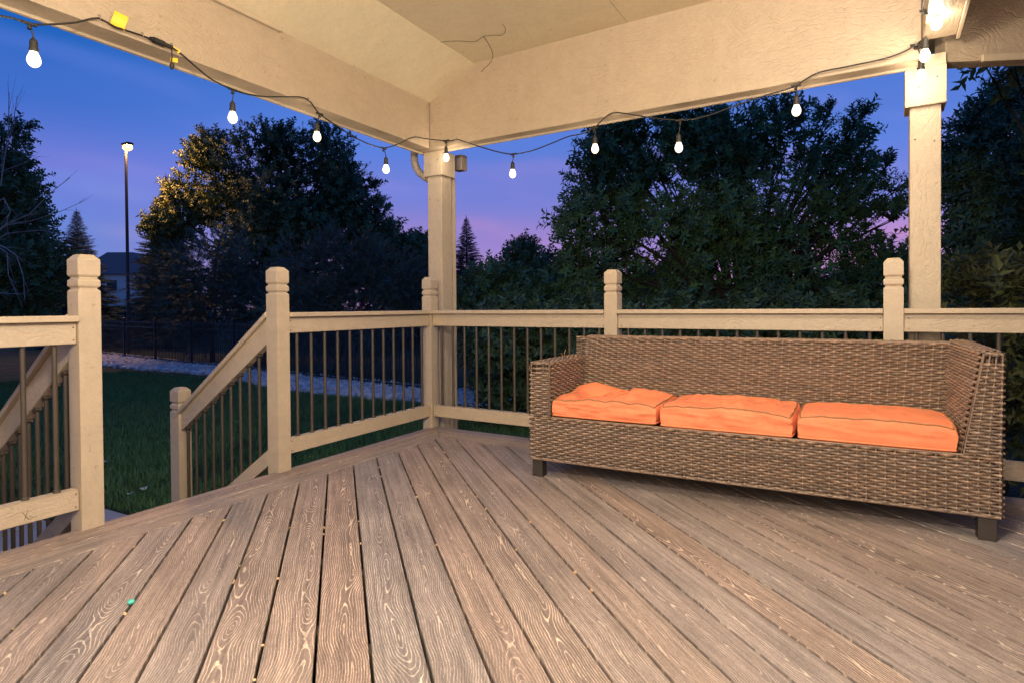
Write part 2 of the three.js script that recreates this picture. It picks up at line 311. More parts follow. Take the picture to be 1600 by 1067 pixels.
newel(bk(1.5, 0, -Z1), TB, -.28, 'beige newel post behind the left half of the sofa back');
newel(bk(3.067, 0, -Z1), TB, -.28, 'beige newel post behind the right end of the sofa, left of a roof post');

// ------------------------------------------------------------------ railings
const balGeo = h => new THREE.CylinderGeometry(.0098, .0098, h, 10, 1).translate(0, h / 2, 0);
const shoe = new THREE.CylinderGeometry(.0125, .0145, .012, 10, 1);
function railing(parentPos, turn, len, balsAt, label, axis0 = 0) {
  // local x runs along the railing from its start; +z is the deck side
  const t = thing('deck_railing', parentPos, label, 'railing', 'railing sections of the deck'); t.rotation.y = turn;
  part('rail_cap', box(.001, len - .001, .8915, .918, -.082, .016, 0, .004), M.paint, t);
  part('top_rail', box(.001, len - .001, .7975, .8905, -.064, -.016, 0, .003), M.rail, t);
  part('bottom_rail', box(.001, len - .001, .088, .179, -.064, -.016, 0, .004), M.rail, t);
  nails(t, len);
  const g = balGeo(.797 - .180);
  for (const b of balsAt) { const m = part('baluster', g, M.bronze, t, V(b, .1795, -.041)); part('ferrule', shoe, M.bronze, m, V(0, .006, 0)); }
  return t;
}
const span = (a, n, d) => [...Array(n)].map((_, i) => a + i * d);
const nailG = new THREE.CylinderGeometry(.0032, .0032, .002, 8).rotateX(Math.PI / 2);
function nails(t, len) { for (const x of [.018, len - .018]) for (const y of [.815, .868, .105, .160]) part('nail', nailG, M.bronze, t, V(x + (y * 37 % .006), y, -.0155)); }
// left side: local x runs towards -z so that +z(local) faces +x
railing(V(0, 0, 1.378), Math.PI / 2, 1.378, span(.0885, 12, .1106), 'beige railing section between the stair opening and the deck corner');
const nearRail = railing(V(0, 0, 4.6), Math.PI / 2, 4.6 - 2.4886, span(.03, 19, .1115), 'beige railing section at the left edge of the photo before the stairs');
{ // scratches in the paint of its bottom rail
  const Q = (px, py) => { const p = onPlane(px, py, V(1, 0, 0), -.0158); return V(4.6 - p.z, p.y, -.0158); };
  for (const l of [[[33, 800], [39, 806], [44, 812]], [[42, 797], [40, 805], [37, 813]], [[45, 806], [52, 808], [58, 805]], [[38, 808], [42, 809], [49, 811]]]) part('scratch', tube(l.map(q => Q(...q)), .0008, 4, 6), M.bronze, nearRail);
}
[[163, 722], [224, 763], [365, 717], [202, 771]].forEach(([px, py], i) => {
  const g = new THREE.PlaneGeometry(.075, .045, 4, 2).rotateX(-Math.PI / 2), P = g.attributes.position; for (let k = 0; k < P.count; k++) { const x = P.getX(k) / .0375; P.setZ(k, P.getZ(k) * (1.05 - x * x * .8)); P.setY(k, .012 * x * x + .01 * Math.sin(k)); } g.computeVertexNormals();
  const m = shade(new THREE.Mesh(g, new THREE.MeshStandardMaterial({ color: lin(.62, .58, .5), roughness: .8, side: THREE.DoubleSide }))); m.name = numbered('fallen_leaf'); m.position.copy(onPlane(px, py, V(0, 1, 0), GY + .045)); m.rotation.y = i * 1.7; scene.add(m); tag(m, ['pale fallen leaf on the lawn beside the near stair newel', 'pale fallen leaf on the lawn midway across the stair opening', 'pale fallen leaf on the lawn behind the stair balusters', 'pale fallen leaf on the bare patch near the path'][i], 'leaf', 'pale leaves on the lawn');
});
railing(bk(.002, 0, 0), TB, 1.4535, span(.066, 13, .1112), 'beige railing section from the deck corner to the sofa');
railing(bk(1.5445, 0, 0), TB, 1.4781, span(.062, 13, .1128), 'beige railing section behind the middle of the sofa');
railing(bk(3.1116, 0, 0), TB, 2.6, span(.057, 23, .1112), 'beige railing section at the right edge of the photo');
newel(bk(5.76, 0, -Z1), TB, -.28, 'beige newel post at the far right end of the back railing');

// ------------------------------------------------------------------ stairs
{
  const st = thing('deck_stairs', V(-.035, GY, 1.92), 'brown plank stairs going down from the opening in the left railing', 'stairs');
  for (let i = 0; i < 3; i++) {
    const y = .525 - i * .175, x1 = -.002 - i * .25, g = new RoundedBoxGeometry(.265, .028, .90, 1, .004); 
    const P = g.attributes.position, uv = g.attributes.uv; for (let k = 0; k < P.count; k++) uv.setXY(k, P.getZ(k) / SHEETLEN + i * .3, (i * 2 + .5 + clamp(P.getX(k) * 3, -.45, .45)) * SH / SHEET);
    part('tread', g, plankMats[1], st, V(x1 - .135, y - .014, 0));
    part('riser', box(x1 - .021, x1 - .001, y - .175 + (i < 2 ? 0 : .002), y - .03, -.45, .45, 2), M.rail, st);
  }
  const strg = [[0, .665], [0, .37], [-.50, .005], [-.80, .005], [-.80, .10]];
  for (const z of [-.49, .452]) part('stringer', grainUV(prism(strg, .037, .002), 0), M.rail, st, V(-.003, 0, z));
}
function stairRail(zc, label, mirror) {
  const t = thing('stair_railing', V(-.089, GY, zc), label, 'railing', 'sloping stair railings');
  const X1 = -.058 - .865, sl = .735, yT = .925 - GY, yL = .752 - GY;
  const ln = (y0, s) => x => y0 + s * x, poly = (f0, f1, xa, xb) => [[xa, f0(xa)], [xa, f1(xa)], [xb, f1(xb)], [xb, f0(xb)]].map(p => p);
  const rl = (f0, f1, xa, xb, z0, z1) => { const g = prism([[xb, f0(xb)], [xa, f0(xa)], [xa, f1(xa)], [xb, f1(xb)]], z1 - z0, .003); g.translate(0, 0, z0); uvoff += .3; return grainUV(g, 0, uvoff); };
  const xa = -.002, xb = X1 + .068;
  part('rail_cap', rl(ln(yT - .031, sl), ln(yT, sl), xa, xb - .05, -.045, .05), M.paint, t);
  part('hand_rail', rl(ln(yL, .70), ln(yT - .0315, sl), xa, xb - .02, -.02, .028), M.rail, t);
  part('bottom_rail', rl(ln(.04 - GY, .71), ln(.135 - GY, .71), xa, xb, -.02, .028), M.rail, t);
  for (let k = 0; k < 9; k++) { const x = -.118 - k * .0875, y0 = .135 - GY + .71 * x, y1 = yL + .70 * x; part('baluster', balGeo(y1 - y0 + .01), M.bronze, t, V(x, y0 - .005, .004)); part('bracket', box(-.016, .016, -.012, .012, -.014, .014, 0).rotateZ(Math.atan(.7)), M.bronze, t, V(x, y1 - .008, .004)); }
  return t;
}
stairRail(1.4225, 'sloping beige stair railing going down beside the far side of the opening');
stairRail(2.444, 'sloping beige stair railing seen behind the left railing section');
function footNewel(x, z, label) {
  const t = thing('stair_newel_post', V(x, GY, z), label, 'newel post', 'short newel posts at the foot of the stairs'), o = -.045;
  part('shaft', squareLoft([[0, NH], [.9715, NH], [.9765, NH - .002], [.982, NH - .0085]]), M.paint, t);
  part('finial', squareLoft([[.982, .036], [.986, .036], [.9925, NH - .002], [.997, NH], [1.016, NH], [1.021, NH - .002], [1.027, .036], [1.033, .036], [1.039, NH - .0025], [1.044, NH], [1.107, NH], [1.111, NH - .0015], [1.131, .026]]), M.paint, t);
}
footNewel(-.99, 1.4225, 'short newel post at the foot of the stair railing, its cap above the lawn');
footNewel(-.905, 2.52, 'short newel post at the left photo edge below the near stair railing');

// ------------------------------------------------------------------ roof posts, roof
const BY = 2.2;
function roofPost(c, turn, label, capLow) {
  const t = thing('roof_post', c, label, 'post', 'tall posts carrying the porch roof'); t.rotation.y = turn;
  part('shaft', box(-.07, .07, 0, BY - GY - .02, -.07, .07, 1, .004), M.rail, t);
  part('capital', (() => { // four boards round the head of the post
    return mergeGeometries([box(-.092, .092, capLow - GY, BY - GY, .0705, .092, 1), box(-.092, .092, capLow - GY, BY - GY, -.092, -.0705, 1), box(-.0915, -.0705, capLow - GY, BY - GY, -.0703, .0703, 1), box(.0705, .0915, capLow - GY, BY - GY, -.0703, .0703, 1)]);
  })(), M.rail, t);
  for (const [x, y] of [[-.045, 2.52], [.04, 2.5], [-.03, 2.79], [.05, 2.83]]) part('nail', new THREE.CylinderGeometry(.004, .004, .003, 8).rotateX(Math.PI / 2), M.bronze, t, V(x, y, y > 2.7 ? .0925 : .0705));
  return t;
}
{ const p = bk(-.088, GY, -.232); roofPost(p, TB * .5, 'tall beige roof post at the deck corner, behind the corner newel', 2.005); }
{ const p = bk(3.211, GY, -.262); roofPost(p, TB, 'tall beige roof post at the right, below three bright bulbs', 1.99); }
{
  const t = thing('downspout', at(709, 665, 5.13).setY(GY), 'beige downspout running down behind the corner roof post', 'downspout');
  part('pipe', box(-.028, .028, 0, 2.72, -.022, .022, 1, .008), M.paint, t); t.rotation.y = rad(-20);
  const e = thing('downspout_elbow', at(650, 262, 5.12), 'ribbed curved downspout elbow left of the corner post head', 'downspout');
  const L = [[648, 226], [647, 240], [648, 255], [653, 267], [662, 276], [676, 284]].map(([x, y]) => at(x, y, 5.12).sub(e.position));
  const g = new THREE.TubeGeometry(new THREE.CatmullRomCurve3(L), 90, .03, 14), P = g.attributes.position, Nn = g.attributes.normal;
  for (let i = 0; i < P.count; i++) { const k = Math.floor(i / 15), w = .0022 * Math.cos(k * 1.05); P.setXYZ(i, P.getX(i) + Nn.getX(i) * w, P.getY(i) + Nn.getY(i) * w, P.getZ(i) + Nn.getZ(i) * w); }
  g.computeVertexNormals(); part('ribbed_pipe', g, M.paint, e);
}
{
  const t = thing('porch_roof', V(0, BY, 0), 'beige porch roof with pressed wood grain beams and ceiling', 'roof');
  const CY0 = 2.785 - BY, ZW = 5.5;
  part('beam', box(-.177, -.047, 0, .366, -.06, ZW, 2, .004), M.beam, t).userData.label = 'left roof beam';
  const bb = part('beam', box(-.18, 3.19, 0.0005, .60, -.162, -.07, 0, .004), M.beam, t); bb.rotation.y = TB; bb.userData.label = 'back roof beam';
  // drip edges along the undersides
  part('edge_trim', box(-.199, -.178, -.012, .05, -.19, ZW, 2, .003), M.paint, t);
  const e2 = part('edge_trim', box(-.2, 3.3, -.012, .05, -.185, -.164, 0, .003), M.paint, t); e2.rotation.y = TB;
  const cb = part('beam', box(3.192, 3.335, .0925, .60, -.069, 5.3, 2, .004), M.beam, t); cb.rotation.y = TB; cb.userData.label = 'cross beam running back to the house';
  const ct = part('edge_trim', box(3.3355, 3.352, .08, .14, -.1, 5.3, 2, .003), M.paint, t); ct.rotation.y = TB;
  // turned beam to the right of the right post
  const ob = part('beam', box(0, 2.6, .004, .60, -.10, 0, 0, .004), M.beam, t, bk(3.30, 0, -.195)); ob.rotation.y = TB + Math.atan2(.437, .9); ob.userData.label = 'turned beam beyond the right post';
  const ot = part('edge_trim', box(.17, 2.6, -.006, .032, .001, .02, 0, .003), M.paint, t, bk(3.30, 0, -.195)); ot.rotation.y = ob.rotation.y;
  // ceiling: a sloping panel along the left beam and flat panels with seams
  const y0 = .3645, y1 = CY0 - .002, x0 = -.049, x1 = .385;
  const sl = prism([[x0, y0], [x1, y1], [x1, y1 + .05], [x0, y0 + .05]], ZW + .2, 0); sl.translate(0, 0, -.2); uvoff += .5; part('sloped_panel', grainUV(sl, 2, uvoff), M.ceil, t);
  const edges = [.3855, 1.60, 2.82, 4.04, 6.6]; for (let i = 0; i < 4; i++) for (const [za, zb] of [[-1.6, 2.36], [2.364, ZW]]) part('ceiling_panel', box(edges[i], edges[i + 1] - .003, CY0, CY0 + .02, za, zb, 2, .002), M.ceil, t);
  part('top_trim', box(-.0465, -.024, .352, .382, 1.38, ZW, 2, .004), M.paint, t);
  part('roof_deck', box(-.7, 6.9, CY0 + .12, CY0 + .22, -1.9, ZW + .3, 0), M.joist, t);
  const gb = part('gutter_box', box(-.045, .045, -.11, .02, -.04, .04, 0, .004), M.paint, t, at(719, 236, 5.25).setY(.03)); gb.rotation.y = TB;
  // loose wire left in the ceiling
  const w = thing('loose_wire', onPlane(755, 57, V(0, 1, 0), 2.783), 'thin brown wire hanging from a hole in the ceiling near the corner', 'wire');
  const o = w.position, Q = (px, py, d) => at(px, py, d).sub(o);
  const d0 = o.clone().sub(CAM).dot(fw), on = (px, py) => onPlane(px, py, V(0, 1, 0), 2.781).sub(o);
  part('strand', tube([V(0, .004, 0), Q(764, 70, d0 - .02), Q(770, 85, d0 + .02), Q(768, 95, d0 + .04), Q(752, 112, d0 + .02)], .0022, 6, 30), M.bronze, w);
  part('strand', tube([V(0, .001, 0), on(742, 65), on(715, 64), on(688, 66)], .0013, 5, 20), M.bronze, w);
  part('strand', tube([V(0, .001, 0), on(772, 55), on(784, 55), on(790, 46), on(785, 38)], .0013, 5, 20), M.bronze, w);
}

// ------------------------------------------------------------------ house wall behind the camera, with an added fill window and the unseen lamps that light the porch
{
  const t = thing('house_wall', V(2.9, GY, 5.62), 'beige board siding wall of the house behind the deck', 'wall');
  const bx = (a, b, c, d, n = 'siding') => part(n, box(a - 2.9, b - 2.9, c - GY, d - GY, 0, .12, 0), M.beam, t);
  bx(-.6, 1.3, GY, 3); bx(3.4, 6.6, GY, 3); bx(1.301, 3.399, 2.16, 3); bx(1.301, 3.399, GY, .86);
  const d = thing('added_fill_window', V(2.35, 0, 5.66), 'added unseen window with a warm glow as fill light for the porch', 'window');  // added window, out of view, carrying a soft frontal fill
  part('window_frame', mergeGeometries([box(-1.04, -.97, .865, 2.15, -.03, .03, 1), box(.97, 1.04, .865, 2.15, -.03, .03, 1), box(-.969, .969, 2.07, 2.15, -.03, .03), box(-.969, .969, .865, .95, -.03, .03), box(-.04, .04, .951, 2.069, -.03, .03, 1)]), M.paint, d);
  const glow = new THREE.MeshStandardMaterial({ color: lin(.6, .5, .4), emissive: lin(1, .8, .55), emissiveIntensity: 1.2, roughness: .4 });
  for (const x of [-.505, .505]) part('fill_window_glow', box(x - .46, x + .46, .955, 2.065, .005, .015, 0), glow, d);
  const w = new THREE.RectAreaLight(lin(1, .86, .67), 6.0, 1.84, 1.1); w.position.set(2.35, 1.51, 5.60); w.lookAt(2.35, 1.51, 0); scene.add(w);  // area light of the added window: fill from behind the camera
}
{
  // round glass ceiling lamp above and in front of the camera, out of the frame
  const p = V(3.0, 2.785, 1.95), t = thing('ceiling_lamp', p, 'round frosted glass ceiling lamp on the porch ceiling', 'lamp');
  part('base', new THREE.CylinderGeometry(.08, .08, .03, 24).translate(0, -.016, 0), M.paint, t);
  part('lamp_globe', new THREE.SphereGeometry(.11, 24, 16).translate(0, -.14, 0), new THREE.MeshStandardMaterial({ color: 0xffffff, emissive: lin(1, .85, .62), emissiveIntensity: 3, roughness: .4 }), t);
  const l = new THREE.PointLight(lin(1, .88, .70), 6.5, 0, 2); l.position.set(p.x, p.y - .14, p.z); l.shadow.radius = 5; l.castShadow = true; scene.add(l);
}

{
  // unseen pendant lantern above the camera, added to fill ceiling, beams and deck
  const p = V(2.25, 2.785, 3.45), t = thing('added_pendant_lamp', p, 'added unseen pendant lantern giving fill light to the porch', 'lamp'), gy = -.98;
  part('base', new THREE.CylinderGeometry(.06, .06, .025, 20).translate(0, -.013, 0), M.bronze, t);
  part('cord', new THREE.CylinderGeometry(.005, .005, .82, 8).translate(0, -.43, 0), M.cable, t);
  part('lamp_shade', new THREE.CylinderGeometry(.04, .09, .05, 20).translate(0, -.845, 0), M.bronze, t);
  part('lamp_globe', new THREE.SphereGeometry(.10, 24, 16).translate(0, gy + .02, 0), new THREE.MeshStandardMaterial({ color: 0xffffff, emissive: lin(1, .85, .62), emissiveIntensity: 3, roughness: .4 }), t);
  const l = new THREE.PointLight(lin(1, .88, .70), 14, 0, 2); l.position.set(p.x, p.y + gy + .02, p.z); l.shadow.radius = 5; l.castShadow = true; scene.add(l);
}
// ------------------------------------------------------------------ string lights
{
  const sl = thing('string_lights', V(0, 2.2, 0), 'black string of glowing round bulbs hooked along the porch beams', 'string lights');
  const NB = V(-KB / LB, 0, 1 / LB), O = sl.position;
  const Lp = (x, y) => onPlane(x, y, V(1, 0, 0), -.022).sub(O), Bp = (x, y, n = -.045) => onPlane(x, y, NB, n).sub(O);
  const run1 = [Lp(-80, 14), Lp(0, 25), Lp(22, 29), Lp(45, 37), Lp(80, 38), Lp(118, 35), Lp(155, 28.5), Lp(176, 41), Lp(198, 48), Lp(222, 56), Lp(240, 63)];
  const run2 = [Lp(266, 73), Lp(282, 84), Lp(306, 105), Lp(330, 124), Lp(363, 140), Lp(385, 147), Lp(412, 151), Lp(445, 151.5), Lp(470, 152), Lp(482, 157), Lp(499, 178), Lp(525, 196), Lp(560, 218), Lp(598, 231), Lp(625, 224), Lp(640, 216), Lp(650, 214)];
  const c0 = Lp(650, 214), c1 = Bp(697, 220), run3 = [c0, c0.clone().lerp(c1, .33).add(V(0, -.004, 0)), c0.clone().lerp(c1, .66).add(V(0, -.004, 0)), c1, Bp(707, 220), Bp(713, 218), Bp(730, 223), Bp(755, 231), Bp(780, 238), Bp(802, 241), Bp(830, 236), Bp(860, 225), Bp(890, 213), Bp(910, 209), Bp(929, 200), Bp(940, 189), Bp(952, 179), Bp(960, 176), Bp(980, 178), Bp(1010, 183), Bp(1035, 186), Bp(1063, 188), Bp(1085, 186), Bp(1115, 178), Bp(1150, 165), Bp(1200, 148), Bp(1225, 141), Bp(1244, 134), Bp(1258, 125), Bp(1277, 114.5), Bp(1330, 103), Bp(1385, 91), Bp(1415, 80), Bp(1432, 70)];
  const S = (s, y, n) => bk(s, y, n).sub(O), run4 = [Bp(1432, 70), Bp(1444, 62, -.03), Bp(1453, 48, .0), Bp(1457, 32, .05), S(3.178, 2.30, .30), S(3.178, 2.31, .55), S(3.178, 2.28, .9), S(3.178, 2.32, 1.2), S(3.178, 2.28, 1.6), S(3.178, 2.32, 2.0), S(3.178, 2.28, 2.5), S(3.178, 2.32, 2.9), S(3.178, 2.28, 3.4), S(3.178, 2.32, 3.8), S(3.178, 2.28, 4.4), S(3.178, 2.3, 5.2)];
  const lead = [V(-.022, .03, 5.4), V(-.022, -.02, 4.8), V(-.022, .03, 4.3), V(-.022, -.02, 3.7), V(-.022, .02, 3.2)].concat(run1);
  for (const r of [lead, run2, run3, run4]) part('cable', tube(r, .0044, 6, r.length * 6), M.cable, sl);
  // in-line plug and dangling tail
  const pa = Lp(234, 60), pb = Lp(268, 74); part('plug', limb(pa, pb, .010, .010, 10), M.cable, sl); part('plug', limb(pa.clone().lerp(pb, .12), pa.clone().lerp(pb, .62), .0145, .0145, 10), M.cable, sl);
  part('tail', tube([Lp(267, 73), Lp(268, 85), Lp(267.5, 98)], .003, 6, 8), M.cable, sl); part('tail_plug', new THREE.SphereGeometry(.011, 12, 8).scale(1, 1.7, 1), M.cable, sl, Lp(268, 103));
  const label = (px, py, w, h, rot, nm) => { const g = new THREE.BoxGeometry(w, h, .0012, 6, 6, 1), P = g.attributes.position; for (let i = 0; i < P.count; i++) P.setZ(i, P.getZ(i) + .006 * Math.sin(P.getX(i) * 60) + .004 * Math.sin(P.getY(i) * 70)); g.computeVertexNormals(); const m = part(nm, g, M.yellow, sl, Lp(px, py)); m.rotation.set(0, Math.PI / 2, 0); m.rotateZ(rot); return m; };
  label(186, 32, .056, .066, -.25, 'warning_tag'); label(275, 78, .032, .015, -.6, 'cable_label'); label(271.5, 94, .03, .019, .1, 'cable_label');
  // hooks
  const hook = p => { part('hook', tube([V(0, .016, -.014), V(0, .016, .002), V(0, .004, .009), V(0, -.006, .004), V(0, -.005, -.003)], .0016, 5, 14), M.steel, sl, p); };
  for (const [x, y] of [[155, 28.5], [222, 56], [268, 73], [482, 157], [650, 214]]) { hook(Lp(x, y)); sl.children[sl.children.length - 1].rotation.y = Math.PI / 2; }
  for (const [x, y] of [[713, 218], [960, 176], [1277, 114.5], [1385, 91], [1432, 70]]) hook(Bp(x, y));
  // sockets and bulbs
  const tee = mergeGeometries([new THREE.CylinderGeometry(.007, .007, .05, 8).rotateZ(Math.PI / 2), new THREE.CylinderGeometry(.0055, .0095, .02, 8).translate(0, -.012, 0)]);
  const sockG = new THREE.LatheGeometry([[.003, .062], [.0055, .058], [.0125, .050], [.0145, .040], [.0145, .020], [.0165, .018], [.0165, .006], [.0145, .002], [.0, .002]].map(p => new THREE.Vector2(...p)), 16);
  const bulbG = new THREE.LatheGeometry([[.0, -.060], [.008, -.0585], [.016, -.053], [.0225, -.043], [.0245, -.032], [.0225, -.020], [.0175, -.008], [.013, .004]].map(p => new THREE.Vector2(...p)), 20);
  const bulbM = new THREE.MeshStandardMaterial({ color: 0xffffff, emissive: lin(1, .84, .56), emissiveIntensity: 1.7, roughness: .3 });
  function bulb(top, ctr, tilt = 0, r = 1) {     // top: the tee on the cable; ctr: middle of the glass
    const d = ctr.clone(); const m = part('bulb_socket', sockG, M.socket, sl, V(d.x, d.y + .025, d.z)); m.rotation.z = tilt;
    part('tee', tee, M.socket, m, top.clone().sub(m.position)); m.children[0].rotation.y = Math.abs(top.x + .022) < .06 ? Math.PI / 2 : 0;
    part('cord', tube([top.clone().sub(m.position), top.clone().sub(m.position).lerp(V(0, .06, 0), .5).add(V(.003, 0, 0)), V(0, .06, 0)], .003, 6, 8), M.cable, m);
    part('light_bulb', bulbG, bulbM, m);
    const l = new THREE.PointLight(lin(1, .84, .62), .13, 0, 2); l.position.set(d.x + O.x, d.y + O.y - .0, d.z + O.z); l.shadow.radius = .9; l.castShadow = true; scene.add(l);
  }
  bulb(Lp(45, 37), Lp(52, 92)); bulb(Lp(363, 140), Lp(363, 183)); bulb(Lp(499, 178), Lp(495, 213)); bulb(Lp(599, 232), Lp(603, 264)); bulb(Bp(697, 220), Bp(697, 246)); bulb(Bp(802, 241), Bp(801, 271)); bulb(Bp(929, 200), Bp(930, 232)); bulb(Bp(1063, 188), Bp(1061, 230)); bulb(Bp(1244, 134), Bp(1245, 172));
  bulb(Bp(1437, 69), Bp(1446, 86, .12)); bulb(Bp(1432, 70, -.06), Bp(1440, 118, -.06)); bulb(S(3.19, 2.30, .30), S(3.235, 2.262, .22));
  for (const n of [1.2, 2.0, 2.9, 3.8]) bulb(S(3.178, 2.32, n), S(3.2, 2.22, n)); for (const z of [3.2, 4.3]) bulb(V(-.022, .025, z), V(-.022, -.09, z));
}

// ------------------------------------------------------------------ wicker sofa
{
  const X0 = 1.31, X1 = 3.385, ZF = .84, ZB = .19, so = thing('wicker_sofa', V((X0 + X1) / 2, 0, (ZF + ZB) / 2), 'brown woven wicker sofa with one high arm, standing against the back railing', 'sofa');
  const O = so.position.clone();
  const strandM = new THREE.MeshStandardMaterial({ color: 0xffffff, vertexColors: true, roughness: .42, bumpMap: grit, bumpScale: .0004 });
  const coreM = new THREE.MeshStandardMaterial({ color: lin(.17, .118, .085), roughness: .6 });
  const RP = .0124, SP = .035, A = .0074;
  let wseed = 50;
  // surf(u, v) with u, v in metres -> {p, n}; rows run along u
  function weave(name, Wd, Ht, surf, label, amp = 1, open) {
    const r = rng(wseed++), pos = [], col = [], uv = [], idx = [], n = Math.max(2, Math.round(Wd / SP)), sp = Wd / n, rows = Math.round(Ht / RP), rp = Ht / rows, SUB = 5;
    const strand = (f, N, wd, hue) => {     // f(t) -> {p, n, w(cross dir)}
      const b0 = pos.length / 3;
      for (let i = 0; i <= N; i++) { const q = f(i / N); for (let k = 0; k < 4; k++) { const e = k / 3 * 2 - 1, h = .0026 * (1 - e * e * 1.0); const p = q.p.clone().addScaledVector(q.w, e * wd / 2 * (q.wf ?? 1)).addScaledVector(q.n, h); pos.push(p.x, p.y, p.z); uv.push(q.t * 1, e * .01 + q.r); const s = q.c; col.push(hue[0] * s, hue[1] * s, hue[2] * s); } }
      for (let i = 0; i < N; i++) for (let k = 0; k < 3; k++) { const a = b0 + i * 4 + k, b = a + 4; idx.push(a, a + 1, b, a + 1, b + 1, b); }
    };
    for (let j = 0; j < rows; j++) {
      if (open && open(rows - j)) continue;      // strands that have come off
      const v0 = (j + .5) * rp, hb = .85 + r() * .3, red = r(), hue = [mix(.20, .225, red) * hb, mix(.138, .140, red) * hb, mix(.100, .090, red) * hb], ph = (j % 2) * Math.PI, jit = (r() - .5) * .0016, N = n * SUB;
      strand(t => {
        const u = t * Wd, wv = Math.cos(Math.PI * u / sp + ph), v = v0 + jit * Math.sin(u * 9 + j) + (vn(u * 25, j * 3.3) - .5) * .0016;
        const s = surf(u, v), s2 = surf(u, v + .004); const w = s2.p.clone().sub(s.p).normalize();
        return { p: s.p.clone().addScaledVector(s.n, .0035 + A * amp * wv), n: s.n, w, wf: .70 + .30 * sm(wv * .5 + .5), t: u, r: j * .05, c: .7 + .6 * vn(u * 30 + j * 7, j * 1.7) };
      }, N, rp * .87, hue);
    }
    for (let i = 0; i <= n; i++) {
      const u = clamp(i * sp, .003, Wd - .003), hb = .8 + r() * .3, hue = [.20 * hb, .135 * hb, .095 * hb];
      strand(t => { const v = t * Ht, s = surf(u, v), s2 = surf(u + .004, v), w = s2.p.clone().sub(s.p).normalize().negate(); return { p: s.p.clone().addScaledVector(s.n, .0015), n: s.n, w, t: v, r: i * .07, c: .85 + .3 * vn(v * 40, i * 2.2) }; }, Math.max(2, Math.round(Ht / .03)), .0065, hue);
    }
    const g = new THREE.BufferGeometry(); g.setAttribute('position', new THREE.Float32BufferAttribute(pos, 3)); g.setAttribute('color', new THREE.Float32BufferAttribute(col, 3)); g.setAttribute('uv', new THREE.Float32BufferAttribute(uv, 2)); g.setIndex(idx); g.computeVertexNormals();
    const m = part(name, g, strandM, so); m.userData.kind = 'stuff'; m.userData.label = label; return m;
  }
  const flat = (o, du, dv) => { const n = du.clone().cross(dv).normalize(); return (u, v) => ({ p: o.clone().addScaledVector(du, u).addScaledVector(dv, v).sub(O), n }); };
  const quadS = (a, b, c, d, Wd, Ht) => (u, v) => { // bilinear patch a(u0v0) b(u1v0) c(u1v1) d(u0v1)
    const s = u / Wd, t = v / Ht, P = (s, t) => a.clone().lerp(b, s).lerp(d.clone().lerp(c, s), t), p = P(s, t), n = P(s + .01, t).sub(p).cross(P(s, t + .01).sub(p)).normalize(); return { p: p.sub(O), n };
  };
  const core = (x0, x1, y0, y1, z0, z1) => box(x0 - O.x, x1 - O.x, y0, y1, z0 - O.z, z1 - O.z, 0, .004);
  const SY = .335, BT = .752, LT = .632, RT = .745, ZBf0 = .365, ZBf1 = .285, XL = 1.425, I = .022;
  // dark inner body
  part('inner_body', mergeGeometries([core(X0 + I, X1 - I, .105, SY - I, ZB + I, ZF - I), core(X0 + I, XL - I, SY - .02, LT - I, ZB + I, ZF - I)]), coreM, so);
  const rArm = prism([[3.262 + I, SY - .01], [X1 - I, SY - .01], [X1 - I, RT - I], [3.318 + I, RT - I]], ZF - ZB - 2 * I, 0).translate(0, 0, ZB + I).translate(-O.x, 0, -O.z); part('inner_arm', rArm, coreM, so);
  const bkc = prism([[-(ZBf0 - I), SY - .01], [-(ZB + I), SY - .01], [-(ZB + I), BT - I], [-(ZBf1 - I), BT - I]], 3.30 - XL, 0).rotateY(Math.PI / 2); bkc.translate(XL - O.x, 0, -O.z); part('inner_back', bkc, coreM, so);
  // woven faces
  weave('front_weave', X1 - X0, SY - .1, flat(V(X0, .1, ZF), V(1, 0, 0), V(0, 1, 0)), 'woven front panel');
  weave('arm_front_weave', XL - X0, LT - SY, flat(V(X0, SY, ZF), V(1, 0, 0), V(0, 1, 0)), 'front of the low arm, missing a few strands below its top', 1, k => k === 2 || k === 4);
  weave('arm_inner_weave', ZF - .33, LT - SY, flat(V(XL, SY, ZF), V(0, 0, -1), V(0, 1, 0)));
  weave('arm_outer_weave', ZF - ZB, LT - .1, flat(V(X0, .1, ZB), V(0, 0, 1), V(0, 1, 0)));
  weave('arm_top_weave', ZF - ZB, XL - X0, flat(V(X0, LT, ZF).add(V(0, 0, 0)), V(0, 0, -1), V(1, 0, 0)).constructor ? ((u, v) => ({ p: V(X0 + v, LT, ZB + u).sub(O), n: V(0, 1, 0) })) : null, 'woven arm top', .3);
  const wf = quadS(V(3.262, SY, ZF), V(X1, SY, ZF), V(X1 + .006, RT, ZF), V(3.33, RT, ZF), .12, RT - SY); weave('high_arm_front_weave', .12, RT - SY, wf, 'front of the high arm, missing a few strands', 1, k => k === 2 || k === 3);
  weave('high_arm_inner_weave', ZF - .27, RT - SY, quadS(V(3.258, SY, .27), V(3.260, SY, ZF), V(3.328, RT, ZF), V(3.288, RT + .012, .27), ZF - .27, RT - SY) && quadS2());
  function quadS2() { const a = V(3.252, SY, .27), b = V(3.260, SY, ZF), c = V(3.330, RT, ZF), d = V(3.285, RT + .01, .27), Wd = ZF - .27, Ht = RT - SY; return (u, v) => { const s = u / Wd, t = v / Ht, P = (s, t) => a.clone().lerp(b, s).lerp(d.clone().lerp(c, s), t), p = P(s, t), n = P(s + .01, t).sub(p).cross(P(s, t + .01).sub(p)).normalize(); if (n.x > 0) n.negate(); return { p: p.sub(O), n }; }; }
  weave('high_arm_outer_weave', ZF - ZB, RT - .1, (u, v) => ({ p: V(X1, .1 + v, ZF - u).sub(O), n: V(1, 0, 0) }));
